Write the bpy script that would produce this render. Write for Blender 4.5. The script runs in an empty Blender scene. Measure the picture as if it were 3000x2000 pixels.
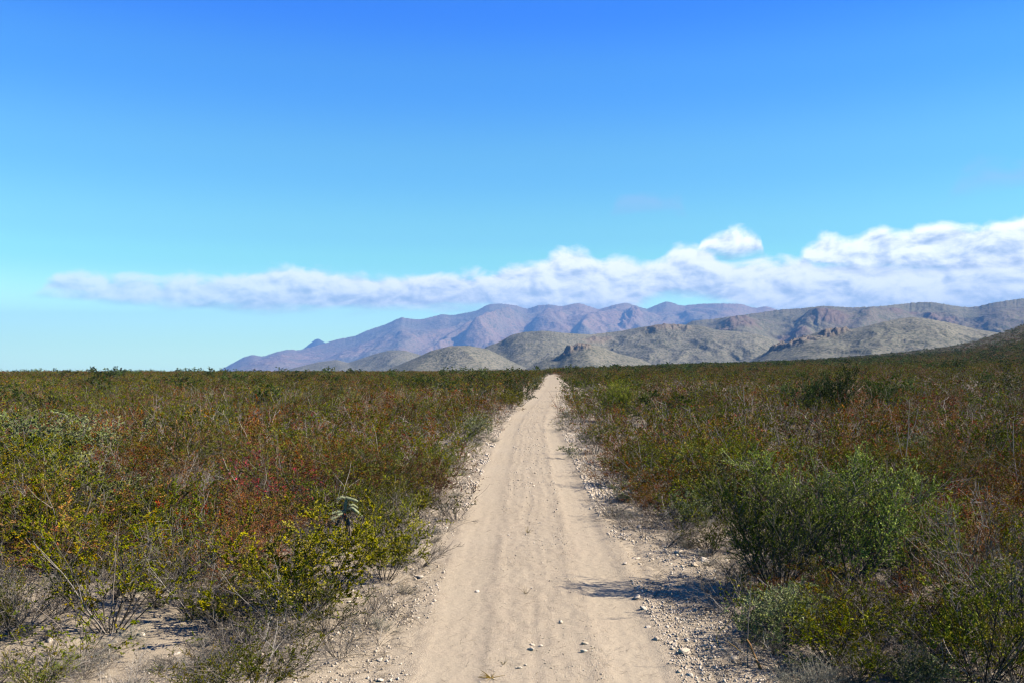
import bpy, math, random
import numpy as np
from mathutils import Vector

# ------------------------------------------------------------------ camera, sky, sun, exposure
scene = bpy.context.scene
col = scene.collection
F, CX, HZ, CAMH = 2667.0, 1500.0, 1088.0, 2.6          # focal length and horizon row in photo pixels, eye height
PITCH = math.atan((HZ - 1000.0) / F)
cam_d = bpy.data.cameras.new('camera'); cam = bpy.data.objects.new('camera', cam_d); col.objects.link(cam)
cam_d.sensor_width = 36.0; cam_d.lens = 36.0 * F / 3000.0
cam_d.clip_start = 0.1; cam_d.clip_end = 60000.0
cam.location = (0, 0, CAMH); cam.rotation_euler = (math.pi / 2 + PITCH, 0, 0)
scene.camera = cam

SUN_AZ, SUN_EL = math.radians(97), math.radians(39)    # azimuth clockwise from +Y (view direction)
SUN = Vector((math.cos(SUN_EL) * math.sin(SUN_AZ), math.cos(SUN_EL) * math.cos(SUN_AZ), math.sin(SUN_EL)))
sun_d = bpy.data.lights.new('sun', 'SUN'); sun_d.energy = 5.0; sun_d.angle = math.radians(0.53); sun_d.color = (1.0, 0.91, 0.75)
sun = bpy.data.objects.new('sun', sun_d); col.objects.link(sun)
sun.rotation_euler = (-SUN).to_track_quat('-Z', 'Y').to_euler(); sun.location = (40, 0, 60)

vs = scene.view_settings
vs.view_transform = 'Standard'; vs.look = 'None'; vs.exposure = 1.36; vs.gamma = 1.0; vs.use_curve_mapping = False
scene.render.engine = 'CYCLES'
cy = scene.cycles
cy.max_bounces = 3; cy.diffuse_bounces = 0; cy.glossy_bounces = 1; cy.transmission_bounces = 2; cy.volume_bounces = 0
cy.transparent_max_bounces = 4; cy.caustics_reflective = False; cy.caustics_refractive = False
cy.use_denoising = True; cy.denoiser = 'OPENIMAGEDENOISE'; cy.denoising_input_passes = 'RGB_ALBEDO_NORMAL'; cy.denoising_prefilter = 'ACCURATE'; cy.use_adaptive_sampling = False; cy.sample_clamp_indirect = 6.0
try: cy.pixel_filter_type = 'BLACKMAN_HARRIS'; cy.filter_width = 1.3
except Exception: pass

class NT:
    """short hand for building node trees"""
    def __init__(s, tree): s.t = tree
    def n(s, kind, **kw):
        nd = s.t.nodes.new(kind)
        for k, v in kw.items(): setattr(nd, k, v)
        return nd
    def put(s, sock, v):
        if hasattr(v, 'is_output'): s.t.links.new(v, sock)
        else: sock.default_value = v
    def m(s, op, a, b=None, c=None, clamp=False):
        nd = s.n('ShaderNodeMath', operation=op); nd.use_clamp = clamp
        for i, v in enumerate((a, b, c)):
            if v is not None: s.put(nd.inputs[i], v)
        return nd.outputs[0]
    def vm(s, op, a, b=None, scale=None):
        nd = s.n('ShaderNodeVectorMath', operation=op)
        s.put(nd.inputs[0], a)
        if b is not None: s.put(nd.inputs[1], b)
        if scale is not None: s.put(nd.inputs['Scale'], scale)
        return nd.outputs[0]
    def xyz(s, x, y, z):
        nd = s.n('ShaderNodeCombineXYZ')
        for i, v in enumerate((x, y, z)): s.put(nd.inputs[i], v)
        return nd.outputs[0]
    def noise(s, v, scale, detail=4.0, rough=0.5, dist=0.0, out='Fac', norm=True):
        nd = s.n('ShaderNodeTexNoise'); nd.normalize = norm
        if v is not None: s.put(nd.inputs['Vector'], v)
        s.put(nd.inputs['Scale'], scale); s.put(nd.inputs['Detail'], detail); s.put(nd.inputs['Roughness'], rough); s.put(nd.inputs['Distortion'], dist)
        return nd.outputs[out]
    def step(s, x, a, b):
        nd = s.n('ShaderNodeMapRange', interpolation_type='SMOOTHSTEP')
        s.put(nd.inputs[0], x); s.put(nd.inputs[1], a); s.put(nd.inputs[2], b)
        return nd.outputs[0]
    def mix(s, f, a, b, blend='MIX'):
        nd = s.n('ShaderNodeMix', data_type='RGBA', blend_type=blend)
        s.put(nd.inputs[0], f); s.put(nd.inputs[6], a); s.put(nd.inputs[7], b)
        return nd.outputs[2]
    def curve(s, x, pts):
        nd = s.n('ShaderNodeFloatCurve'); c = nd.mapping.curves[0]
        while len(c.points) > 2: c.points.remove(c.points[1])
        pts = sorted(pts)
        c.points[0].location = pts[0]; c.points[-1].location = pts[-1]
        for p in pts[1:-1]: c.points.new(*p)
        for p in c.points: p.handle_type = 'AUTO_CLAMPED'
        nd.mapping.use_clip = False; nd.mapping.update()
        s.put(nd.inputs['Value'], x)
        return nd.outputs[0]

def rgb(r, g, b): return (r, g, b, 1.0)

# ---- world: graded Nishita sky with a bank of cumulus low over the range
world = bpy.data.worlds.new('World'); scene.world = world; world.use_nodes = True
wt = world.node_tree; wt.nodes.clear(); W = NT(wt)
SKY_STRENGTH = 0.10
world.cycles.sampling_method = 'MANUAL'; world.cycles.sample_map_resolution = 256
sky = W.n('ShaderNodeTexSky', sky_type='NISHITA'); sky.sun_disc = False
sky.sun_elevation = SUN_EL; sky.sun_rotation = SUN_AZ; sky.altitude = 1300; sky.air_density = 1.0; sky.dust_density = 0.6; sky.ozone_density = 3.0
tc = W.n('ShaderNodeTexCoord'); D = tc.outputs['Generated']
sep = W.n('ShaderNodeSeparateXYZ'); wt.links.new(D, sep.inputs[0])
az = W.m('ARCTAN2', sep.outputs[0], sep.outputs[1]); el = W.m('ARCSINE', sep.outputs[2])
TINT = [(0.0, 1.1, 1.5, 1.0), (0.03, 1.1, 1.44, 0.85), (0.06, 1.16, 1.5, 0.97), (0.12, 0.588, 1.053, 0.71), (0.145, 0.523, 0.956, 0.738), (0.22, 0.37, 0.818, 0.84), (0.31, 0.201, 0.655, 1.0), (0.385, 0.092, 0.499, 1.16)]
TINT = TINT + [(0.75, 0.09, 0.36, 0.75), (1.5, 0.06, 0.26, 0.55)]
ramp = W.n('ShaderNodeValToRGB'); cr = ramp.color_ramp; cr.interpolation = 'EASE'
while len(cr.elements) < len(TINT): cr.elements.new(0.5)
for e_, (p_, r_, g_, b_) in zip(cr.elements, TINT): e_.position = p_ / 1.6
for e_, (p_, r_, g_, b_) in zip(cr.elements, TINT): e_.position = p_ / 1.6; e_.color = (r_ / 4, g_ / 4, b_ / 4, 1)
wt.links.new(W.m('MULTIPLY', el, 1.0 / 1.6, clamp=True), ramp.inputs[0])
sky_col = W.vm('MULTIPLY', sky.outputs[0], W.vm('SCALE', ramp.outputs[0], scale=4.0))   # the grade of the photograph's deep saturated blue
def px_az(x): return math.atan((x - CX) / F)
def px_el(y): return (HZ - y) / F
AZR = 0.7
def azcurve(pts):
    u = W.m('MULTIPLY_ADD', az, 0.5 / AZR, 0.5, clamp=True)
    return W.m('MULTIPLY', W.curve(u, [((px_az(x) / AZR) * 0.5 + 0.5, px_el(y) / 0.2) for x, y in pts]), 0.2)
def cloud_layer(tops, bots, seed, base, sharp, white, shade, k=26.0, opacity=1.0):
    T = azcurve(tops); B = azcurve(bots)
    P = W.xyz(az, W.m('MULTIPLY', el, 1.7), seed)
    n1 = W.noise(P, k, 9.0, 0.57, 0.3)
    n0 = W.noise(P, k * 0.42, 2.0, 0.5, 0.2)
    off = W.vm('ADD', P, (0.006, 0.010, 0.0))
    n1s = W.noise(off, k, 9.0, 0.57, 0.3)
    Pb = W.xyz(az, W.m('MULTIPLY', el, 5.0), seed + 3.0)
    nb = W.noise(Pb, k * 0.5, 5.0, 0.55)
    a = W.m('SUBTRACT', T, el)
    a = W.m('ADD', W.m('MULTIPLY', a, 1.0 / sharp), W.m('MULTIPLY', W.m('SUBTRACT', n1, 0.5), 2.7))
    a = W.m('ADD', a, W.m('MULTIPLY', W.m('SUBTRACT', n0, 0.5), 1.6))
    b = W.m('ADD', W.m('MULTIPLY', W.m('SUBTRACT', el, B), 1.0 / base), W.m('MULTIPLY', W.m('SUBTRACT', nb, 0.5), 2.6))
    alpha = W.m('MULTIPLY', W.m('MULTIPLY', W.step(a, -0.4, 0.65), W.step(b, -0.7, 0.9)), opacity)
    alpha = W.m('MULTIPLY', alpha, W.m('MULTIPLY_ADD', W.step(az, -0.5, -0.05), 0.25, 0.72))      # the bank thins out to the left
    h = W.m('DIVIDE', W.m('SUBTRACT', el, B), W.m('MAXIMUM', W.m('SUBTRACT', T, B), 0.008))
    rel = W.m('SUBTRACT', n1, n1s)
    lit = W.m('ADD', W.m('MULTIPLY', h, 0.75), W.m('MULTIPLY', rel, 2.9))
    lit = W.m('ADD', lit, W.m('MULTIPLY', W.m('SUBTRACT', nb, 0.5), 0.7))
    lit = W.m('ADD', lit, W.m('MULTIPLY', W.m('SUBTRACT', n0, 0.5), 0.5))
    return alpha, W.mix(W.step(lit, -0.45, 0.85), shade, white)
S = 1.0 / SKY_STRENGTH
def cc(r, g, b): return rgb(r * S, g * S, b * S)
bank_top = [(-500, 1000), (0, 940), (100, 890), (200, 835), (330, 838), (480, 838), (560, 828), (700, 815), (850, 792), (1000, 802), (1100, 806), (1250, 800), (1400, 798), (1480, 780), (1560, 768), (1600, 752), (1650, 733), (1720, 745), (1770, 770),
            (1810, 762), (1850, 772), (1900, 782), (1950, 762), (2010, 740), (2060, 748), (2110, 772), (2200, 782), (2300, 778), (2400, 790), (2600, 800), (2800, 800), (3000, 790), (3400, 800), (3600, 800)]
bank_bot = [(-500, 900), (100, 885), (250, 900), (500, 908), (800, 913), (1050, 912), (1300, 905), (1400, 905), (1500, 930), (1800, 930), (1900, 880), (2000, 872), (2100, 885), (2200, 915), (2300, 940), (2600, 960), (3000, 960), (3600, 960)]
cum_top = [(-500, 1080), (1980, 1000), (2035, 780), (2055, 722), (2080, 702), (2110, 694), (2150, 686), (2190, 688), (2220, 702), (2242, 740), (2265, 800), (2300, 812), (2340, 782), (2390, 737), (2440, 717), (2500, 727), (2570, 694), (2640, 717), (2700, 702), (2780, 694), (2850, 710), (2920, 710), (3000, 694), (3200, 682), (3600, 687)]
cum_bot = [(-500, 900), (1980, 755), (2060, 752), (2150, 758), (2240, 752), (2275, 780), (2330, 785), (2420, 800), (2550, 815), (2700, 818), (2850, 822), (3000, 830), (3600, 830)]
streak_top = [(-500, 1080), (1750, 700), (1830, 600), (1900, 588), (1990, 598), (2050, 700), (2700, 700), (2850, 560), (3000, 545), (3600, 540)]
streak_bot = [(-500, 900), (1750, 640), (1900, 616), (2050, 640), (2700, 640), (2850, 618), (3000, 612), (3600, 612)]
aS, cS = cloud_layer(streak_top, streak_bot, 31.0, 0.014, 0.02, cc(0.203, 0.257, 0.390), cc(0.171, 0.226, 0.390), 20.0, 0.35)
a1, c1 = cloud_layer(bank_top, bank_bot, 3.7, 0.010, 0.012, cc(0.66, 0.66, 0.62), cc(0.24, 0.30, 0.37))
a2, c2 = cloud_layer(cum_top, cum_bot, 11.3, 0.009, 0.011, cc(0.70, 0.70, 0.66), cc(0.18, 0.24, 0.32), 24.0)
c = W.mix(aS, sky_col, cS); c = W.mix(a1, c, c1); c = W.mix(a2, c, c2)
bg = W.n('ShaderNodeBackground'); bg.inputs['Strength'].default_value = SKY_STRENGTH
wt.links.new(c, bg.inputs['Color'])
wo = W.n('ShaderNodeOutputWorld'); wt.links.new(bg.outputs[0], wo.inputs['Surface'])

# ------------------------------------------------------------------ helpers
RS = np.random.RandomState
_perm = RS(7).permutation(512); _perm = np.concatenate([_perm, _perm, _perm])
_ga = RS(8).rand(512) * 2 * math.pi; _gx, _gy = np.cos(_ga), np.sin(_ga)
def perlin(x, y):
    xi = np.floor(x).astype(np.int64); yi = np.floor(y).astype(np.int64)
    xf = x - xi; yf = y - yi
    u = xf * xf * xf * (xf * (xf * 6 - 15) + 10); v = yf * yf * yf * (yf * (yf * 6 - 15) + 10)
    def g(a, b, fx, fy):
        h = _perm[(_perm[(xi + a) & 511] + yi + b) & 511]
        return _gx[h] * fx + _gy[h] * fy
    n00 = g(0, 0, xf, yf); n10 = g(1, 0, xf - 1, yf); n01 = g(0, 1, xf, yf - 1); n11 = g(1, 1, xf - 1, yf - 1)
    return 1.5 * ((n00 * (1 - u) + n10 * u) * (1 - v) + (n01 * (1 - u) + n11 * u) * v)
def fbm(x, y, o=4, g=0.5):
    x = np.asarray(x, float); y = np.asarray(y, float); s = 0; a = 1.0; t = 0
    for i in range(o):
        s = s + a * perlin(x + i * 17.3, y - i * 9.1); t += a; a *= g; x = x * 2.03; y = y * 2.03
    return s / t
def ridged(x, y, o=4, g=0.5):
    x = np.asarray(x, float); y = np.asarray(y, float); s = 0; a = 1.0; t = 0
    for i in range(o):
        s = s + a * (1 - np.abs(perlin(x + i * 31.7, y + i * 5.3)) * 2); t += a; a *= g; x = x * 2.1; y = y * 2.1
    return s / t
def sstep(a, b, x):
    t = np.clip((np.asarray(x, float) - a) / (b - a), 0, 1); return t * t * (3 - 2 * t)

def build_mesh(name, V, quads=None, tris=None, mats=(), mi=None, colors=None, attrs=None, smooth=False):
    V = np.asarray(V, np.float32); me = bpy.data.meshes.new(name)
    nq = 0 if quads is None else len(quads); nt = 0 if tris is None else len(tris)
    me.vertices.add(len(V)); me.vertices.foreach_set('co', V.ravel())
    me.loops.add(nq * 4 + nt * 3); me.polygons.add(nq + nt)
    parts = ([np.asarray(quads, np.int32).ravel()] if nq else []) + ([np.asarray(tris, np.int32).ravel()] if nt else [])
    if parts: me.loops.foreach_set('vertex_index', np.concatenate(parts))
    st = np.concatenate([np.arange(nq) * 4, nq * 4 + np.arange(nt) * 3]).astype(np.int32)
    me.polygons.foreach_set('loop_start', st)
    for m in mats: me.materials.append(m)
    if mi is not None: me.polygons.foreach_set('material_index', np.asarray(mi, np.int32))
    if smooth: me.polygons.foreach_set('use_smooth', np.ones(nq + nt, bool))
    if colors is not None:
        a = me.color_attributes.new('col', 'FLOAT_COLOR', 'POINT')
        c4 = np.ones((len(V), 4), np.float32); c4[:, :3] = colors; a.data.foreach_set('color', c4.ravel())
    for k, v in (attrs or {}).items():
        a = me.attributes.new(k, 'FLOAT', 'POINT'); a.data.foreach_set('value', np.asarray(v, np.float32).ravel())
    me.update(calc_edges=True)
    return me
def grid_quads(nr, nc):
    i = np.arange(nr - 1)[:, None] * nc + np.arange(nc - 1)[None, :]
    return np.stack([i, i + 1, i + nc + 1, i + nc], -1).reshape(-1, 4)
def link(name, me, parent=None, label=None, cat=None, group=None, kind=None):
    o = bpy.data.objects.new(name, me); col.objects.link(o)
    if parent is not None: o.parent = parent
    tag(o, label, cat, group, kind)
    return o
def tag(o, label=None, cat=None, group=None, kind=None):
    for k, v in (('label', label), ('category', cat), ('group', group), ('kind', kind)):
        if v: o[k] = v

# ------------------------------------------------------------------ the lie of the land
_ps = np.array([-9, -.6, -.2, 0, .1, .18, .26, .344, .427, .479, .51, .531, .55, .5625, .7, 1.0, 9])
_pe = np.array([-.003, -.003, -.001, .0, .0035, .0085, .0105, .0145, .0215, .0275, 0.034, .041, .0475, .0525, .08, .11, .11])
def ground_z(x, y):
    x = np.asarray(x, float); y = np.asarray(y, float)
    z = 0.010 * 200 * np.tanh(y / 200.0)
    z = z + 0.022 * 12 * np.logaddexp(0, x / 12.0) * sstep(5, 130, y) * (1 - 0.8 * sstep(200, 700, y))
    yy = np.maximum(y, 60.0)
    tgt = CAMH + np.interp(x / yy, _ps, _pe) * 800.0 - 1.0
    k = np.clip((y - 210.0) / 590.0, 0, 1) ** 1.25 * (1 - 0.75 * sstep(820, 1900, y))
    z = z + (tgt - z) * k
    z = z + 0.05 * fbm(x / 6.0, y / 6.0, 3) + 0.25 * fbm(x / 60.0, y / 60.0, 2) * sstep(20, 120, np.hypot(x, y))
    return z
def at(px, py):
    """where the line of sight through a photo pixel meets the ground"""
    s = (px - CX) / F; v = (HZ - py) / F
    ys = np.geomspace(3.5, 900, 6000); d = CAMH + v * ys - ground_z(s * ys, ys)
    k = int(np.argmax(d < 0)) if (d < 0).any() else len(ys) - 1
    y = ys[k]; return float(s * y), float(y), float(ground_z(s * y, y))
def gz(x, y): return float(ground_z(x, y))

TRK = [(1593, 2000), (1578, 1850), (1569, 1731), (1560, 1600), (1553, 1444), (1554, 1320), (1556, 1240), (1581, 1200), (1614, 1149), (1624, 1128), (1620, 1102)]
_t = np.array([at(*p)[:2] for p in TRK]); _ty = np.concatenate([[-40, 0], _t[:, 1], [330, 400]]); _tx = np.concatenate([[0.15, 0.15], _t[:, 0], [_t[-1, 0] + 6, _t[-1, 0] + 9]])
_yy = np.linspace(-40, 400, 1761); _xx = np.interp(_yy, _ty, _tx)
_w = np.exp(-0.5 * (np.arange(-40, 41) / 12.0) ** 2); _w /= _w.sum()
_xx = np.convolve(np.pad(_xx, 40, mode='edge'), _w, mode='valid')
def track_x(y): return np.interp(y, _yy, _xx)

# ------------------------------------------------------------------ materials
def material(name):
    m = bpy.data.materials.new(name); m.use_nodes = True
    t = m.node_tree; t.nodes.clear(); N = NT(t)
    out = N.n('ShaderNodeOutputMaterial')
    return m, N, out
def principled(N, out, base, rough=0.9, spec=0.15, normal=None):
    p = N.n('ShaderNodeBsdfPrincipled')
    N.put(p.inputs['Base Color'], base); N.put(p.inputs['Roughness'], rough); N.put(p.inputs['Specular IOR Level'], spec)
    if normal is not None: N.put(p.inputs['Normal'], normal)
    N.t.links.new(p.outputs[0], out.inputs['Surface'])
    return p
def bump(N, h, strength, dist, normal=None):
    b = N.n('ShaderNodeBump'); N.put(b.inputs['Height'], h); N.put(b.inputs['Strength'], strength); N.put(b.inputs['Distance'], dist)
    if normal is not None: N.put(b.inputs['Normal'], normal)
    return b.outputs[0]

def earth_material(name, track):
    m, N, out = material(name)
    co = N.n('ShaderNodeTexCoord').outputs['Object']
    at_ = N.n('ShaderNodeAttribute', attribute_name='loose').outputs['Fac']
    big = N.noise(co, 0.35, 4, 0.6); mid = N.noise(co, 3.0, 5, 0.6); fine = N.noise(co, 45, 4, 0.7)
    sand = N.mix(big, rgb(0.299, 0.246, 0.179), rgb(0.356, 0.301, 0.230))
    sand = N.mix(N.m('MULTIPLY', N.step(mid, 0.45, 0.75), 0.45), sand, rgb(0.351, 0.285, 0.215))
    vo = N.n('ShaderNodeTexVoronoi'); N.put(vo.inputs['Vector'], co); N.put(vo.inputs['Scale'], 75.0)
    vc = N.n('ShaderNodeSeparateColor'); N.t.links.new(vo.outputs['Color'], vc.inputs[0])
    grit = N.mix(vc.outputs[0], rgb(0.172, 0.129, 0.094), rgb(0.374, 0.312, 0.246))
    amt = N.m('MULTIPLY', N.step(vo.outputs['Distance'], 0.62, 0.35), N.m('MULTIPLY_ADD', at_, 0.55, 0.12))
    base = N.mix(amt, sand, grit)
    base = N.mix(N.m('MULTIPLY', N.step(fine, 0.5, 0.78), 0.45), base, rgb(0.148, 0.109, 0.076))
    base = N.mix(N.m('MULTIPLY', N.step(N.noise(co, 11.0, 5, 0.7), 0.52, 0.72), N.m('MULTIPLY_ADD', at_, 0.35, 0.10)), base, rgb(0.187, 0.140, 0.100))
    if not track:     # plant litter among the shrubs, unbroken plant cover where single shrubs can no longer be told apart
        cov = N.n('ShaderNodeAttribute', attribute_name='cover').outputs['Fac']
        vg = N.noise(co, 0.12, 6, 0.7)
        base = N.mix(N.m('MULTIPLY', cov, 0.85), base, N.mix(N.step(vg, 0.35, 0.65), rgb(0.043, 0.045, 0.020), rgb(0.082, 0.074, 0.041)))
        lit = N.noise(co, 1.3, 6, 0.7)
        und = N.n('ShaderNodeAttribute', attribute_name='litter').outputs['Fac']
        base = N.mix(N.m('MULTIPLY', N.step(lit, 0.60, 0.36), N.m('MULTIPLY', und, 0.72)), base, N.mix(N.noise(co, 30, 4, 0.7), rgb(0.055, 0.041, 0.029), rgb(0.133, 0.101, 0.074)))
    b1 = bump(N, N.m('SUBTRACT', 1.0, vo.outputs['Distance']), N.m('MULTIPLY_ADD', at_, 0.5, 0.12), 0.010)
    b2 = bump(N, fine, 0.35, 0.012, b1)
    b3 = bump(N, N.noise(co, 9, 4, 0.6), 0.5, 0.03, b2)
    principled(N, out, base, 0.95, 0.05, b3)
    return m
MAT_SOIL = earth_material('desert_soil', False)
MAT_TRACK = earth_material('track_sand', True)

def plant_material(name, leaf):
    m, N, out = material(name)
    a = N.n('ShaderNodeAttribute', attribute_name='col').outputs['Color']
    oi = N.n('ShaderNodeObjectInfo').outputs['Random']
    r2 = N.m('FRACT', N.m('MULTIPLY', oi, 17.31))
    hsv = N.n('ShaderNodeHueSaturation')
    N.put(hsv.inputs['Hue'], N.m('MULTIPLY_ADD', oi, 0.036, 0.482) if leaf else 0.5)
    N.put(hsv.inputs['Saturation'], N.m('MULTIPLY_ADD', r2, 0.3, 0.95))
    N.put(hsv.inputs['Value'], N.m('MULTIPLY_ADD', N.m('FRACT', N.m('MULTIPLY', oi, 5.7)), 0.75, 0.42))
    N.put(hsv.inputs['Color'], a)
    co = N.n('ShaderNodeTexCoord').outputs['Object']
    base = N.mix(N.m('MULTIPLY', N.noise(co, 25.0, 3, 0.6), 0.7), hsv.outputs[0], N.mix(1.0, hsv.outputs[0], rgb(0.72, 0.70, 0.66), 'MULTIPLY'))
    p = principled(N, out, base, 0.65 if leaf else 0.85, 0.06 if leaf else 0.03)
    if leaf:
        tr = N.n('ShaderNodeBsdfTranslucent'); N.put(tr.inputs['Color'], base)
        mx = N.n('ShaderNodeMixShader'); mx.inputs[0].default_value = 0.12
        N.t.links.new(p.outputs[0], mx.inputs[1]); N.t.links.new(tr.outputs[0], mx.inputs[2]); N.t.links.new(mx.outputs[0], out.inputs['Surface'])
    return m
MAT_BARK = plant_material('bark', False); MAT_LEAF = plant_material('leaf', True)

def stone_material():
    m, N, out = material('limestone')
    co = N.n('ShaderNodeTexCoord').outputs['Object']; oi = N.n('ShaderNodeObjectInfo').outputs['Random']
    base = N.mix(oi, rgb(0.421, 0.338, 0.252), rgb(0.674, 0.590, 0.490))
    base = N.mix(N.m('MULTIPLY', N.noise(co, 2.5, 5, 0.65), 0.4), base, rgb(0.338, 0.263, 0.200))
    principled(N, out, base, 0.9, 0.1, bump(N, N.noise(co, 4, 4, 0.6), 0.4, 0.1))
    return m
MAT_STONE = stone_material()

def hill_material(name, soil, green, rock, dot, dots, patch):
    m, N, out = material(name)
    co = N.n('ShaderNodeTexCoord').outputs['Object']
    rk = N.n('ShaderNodeAttribute', attribute_name='rock').outputs['Fac']
    geo = N.n('ShaderNodeNewGeometry')
    big = N.noise(co, 1.0 / patch, 5, 0.62); mid = N.noise(co, 6.0 / patch, 5, 0.65)
    base = N.mix(N.step(big, 0.38, 0.64), soil[0], soil[1])
    vo = N.n('ShaderNodeTexVoronoi'); N.put(vo.inputs['Vector'], co); N.put(vo.inputs['Scale'], 1.0 / dot)
    sc = N.n('ShaderNodeSeparateColor'); N.t.links.new(vo.outputs['Color'], sc.inputs[0])
    cover = N.m('MULTIPLY_ADD', mid, 0.9, dots - 0.45)
    shr = N.m('MULTIPLY', N.step(N.m('ADD', vo.outputs['Distance'], N.m('MULTIPLY', sc.outputs[0], 0.35)), 0.75, 0.45), N.step(cover, 0.2, 0.75))
    gr = N.mix(sc.outputs[1], green[0], green[1])
    base = N.mix(shr, base, gr)
    base = N.mix(N.m('MULTIPLY', N.step(mid, 0.5, 0.72), 0.4), base, green[1])
    rc = N.mix(N.noise(co, 8.0 / patch, 6, 0.7), rock[0], rock[1])
    base = N.mix(N.m('MULTIPLY', rk, N.step(mid, 0.25, 0.5)), base, rc)
    b = bump(N, vo.outputs['Distance'], 0.35, -dot * 0.45)
    b = bump(N, N.noise(co, 14.0 / patch, 6, 0.7), 0.7, patch * 0.02, b)
    principled(N, out, base, 0.95, 0.03, b)
    return m

# ------------------------------------------------------------------ ground sheet
th = np.concatenate([np.linspace(-math.pi, -0.72, 34)[:-1], np.linspace(-0.72, 0.72, 200), np.linspace(0.72, math.pi, 34)[1:]])
rr = np.concatenate([np.linspace(0.0, 5.0, 12)[:-1], 5.0 * np.exp(np.arange(0, math.log(20500 / 5.0), 0.0085))])
R_, T_ = np.meshgrid(rr, th, indexing='ij')
gx, gy = R_ * np.sin(T_), R_ * np.cos(T_)
gzv = ground_z(gx, gy)
gd = np.abs(gx - track_x(gy))
near = 1 - sstep(40, 90, R_)
gzv = gzv + near * (0.012 * fbm(gx * 2.2, gy * 2.2, 3) + 0.010 * fbm(gx * 7, gy * 7, 2))
gzv = gzv + near * 0.05 * np.exp(-((gd - 1.75) / 0.45) ** 2) * (0.4 + fbm(gx * 0.8, gy * 0.5, 3))
in_trk = (1 - sstep(0.9, 1.5, gd)) * (1 - sstep(300, 390, gy)) * sstep(-38, -30, gy)
gzv = gzv - 0.10 * in_trk
loose = np.clip(0.35 + 0.9 * fbm(gx * 0.5, gy * 0.5, 3) + 0.6 * np.exp(-((gd - 1.7) / 0.6) ** 2), 0, 1)
gm = build_mesh('ground', np.stack([gx, gy, gzv], -1).reshape(-1, 3), grid_quads(*gx.shape), mats=[MAT_SOIL], attrs={'loose': loose, 'cover': sstep(140, 380, R_), 'litter': sstep(1.7, 3.0, gd) * (1 - 0.75 * ((gy < 10.8) & (gx < -1.0)))}, smooth=True)
link('ground', gm, label='pale sandy desert soil between the shrubs rising gently to the hills', cat='ground', kind='structure')

# ------------------------------------------------------------------ the two-rut dirt track
ys = np.concatenate([np.linspace(-35, 3.5, 60)[:-1], 3.5 * np.exp(np.arange(0, math.log(390 / 3.5), 0.0062))])
us = np.linspace(-2.6, 2.6, 150)
Yt, U = np.meshgrid(ys, us, indexing='ij')
Xt = track_x(Yt) + U + 0.0
half = 1.72 + 0.55 * fbm(Yt * 0.45 + 3, np.sign(U) * 5.0, 4)           # ragged edge
wob = 0.07 * fbm(Yt * 0.18, np.full_like(Yt, 2.2), 2)
wob2 = 0.05 * fbm(Yt * 0.9, U * 0.3 + 4, 3)
rutL = np.exp(-((U + 0.78 + wob + wob2) / 0.25) ** 4); rutR = np.exp(-((U - 0.80 + wob - wob2) / 0.21) ** 4)
rut = np.maximum(rutL, rutR)
lines = fbm(U * 9 + 0.35 * fbm(Yt * 0.25, U * 0.6, 2) * 3, Yt * 0.22, 3)
berm = np.exp(-((U - 1.16 + wob) / 0.10) ** 2) + 0.6 * np.exp(-((U - 0.47 + wob) / 0.07) ** 2) + 0.5 * np.exp(-((U + 1.12 + wob) / 0.10) ** 2) + 0.4 * np.exp(-((U + 0.46 + wob) / 0.08) ** 2)
far_fade = 1 - 0.7 * sstep(30, 120, Yt)
zt = ground_z(Xt, Yt) + 0.012
zt = zt - 0.012 * rut * far_fade + 0.010 * lines * (1 - rut) * far_fade + 0.012 * berm * (0.5 + 0.8 * np.clip(fbm(Yt * 1.4, U * 3, 3) + 0.4, 0, 1)) * far_fade
zt = zt + (1 - rut) * 0.014 * fbm(Xt * 6, Yt * 6, 3) + 0.004 * fbm(Xt * 9, Yt * 5, 2) + 0.004 * rut * fbm(U * 22, Yt * 0.5, 2) * far_fade
zt = zt - 0.16 * sstep(-0.35, 0.35, np.abs(U) - half)
loose_t = np.clip((1 - rut) * (0.55 + 0.6 * fbm(Xt * 1.5, Yt * 0.6, 3)) + 0.5 * berm, 0, 1)
tm = build_mesh('dirt_track', np.stack([Xt, Yt, zt], -1).reshape(-1, 3), grid_quads(*Xt.shape)[:, ::-1] * 1, mats=[MAT_TRACK], attrs={'loose': loose_t}, smooth=True)
link('dirt_track', tm, label='straight pale sandy two-rut dirt track running away through the scrub', cat='track', kind='structure')
_tgrid = (ys, us, zt)
def surf_z(x, y):
    """top of track or soil"""
    x = np.atleast_1d(np.asarray(x, float)); y = np.atleast_1d(np.asarray(y, float))
    z = ground_z(x, y); d = np.abs(x - track_x(y))
    z = z + 0.05 * np.exp(-((d - 1.75) / 0.45) ** 2) * (0.4 + fbm(x * 0.8, y * 0.5, 3)) * (1 - sstep(40, 90, np.hypot(x, y))) - 0.10 * (1 - sstep(0.9, 1.5, d))
    i = np.clip(np.searchsorted(ys, y), 0, len(ys) - 1); j = np.clip(np.round((x - track_x(y) + 2.6) / 5.2 * 149).astype(int), 0, 149)
    return np.where(d < 2.55, np.maximum(z, zt[i, j]), z)

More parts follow.
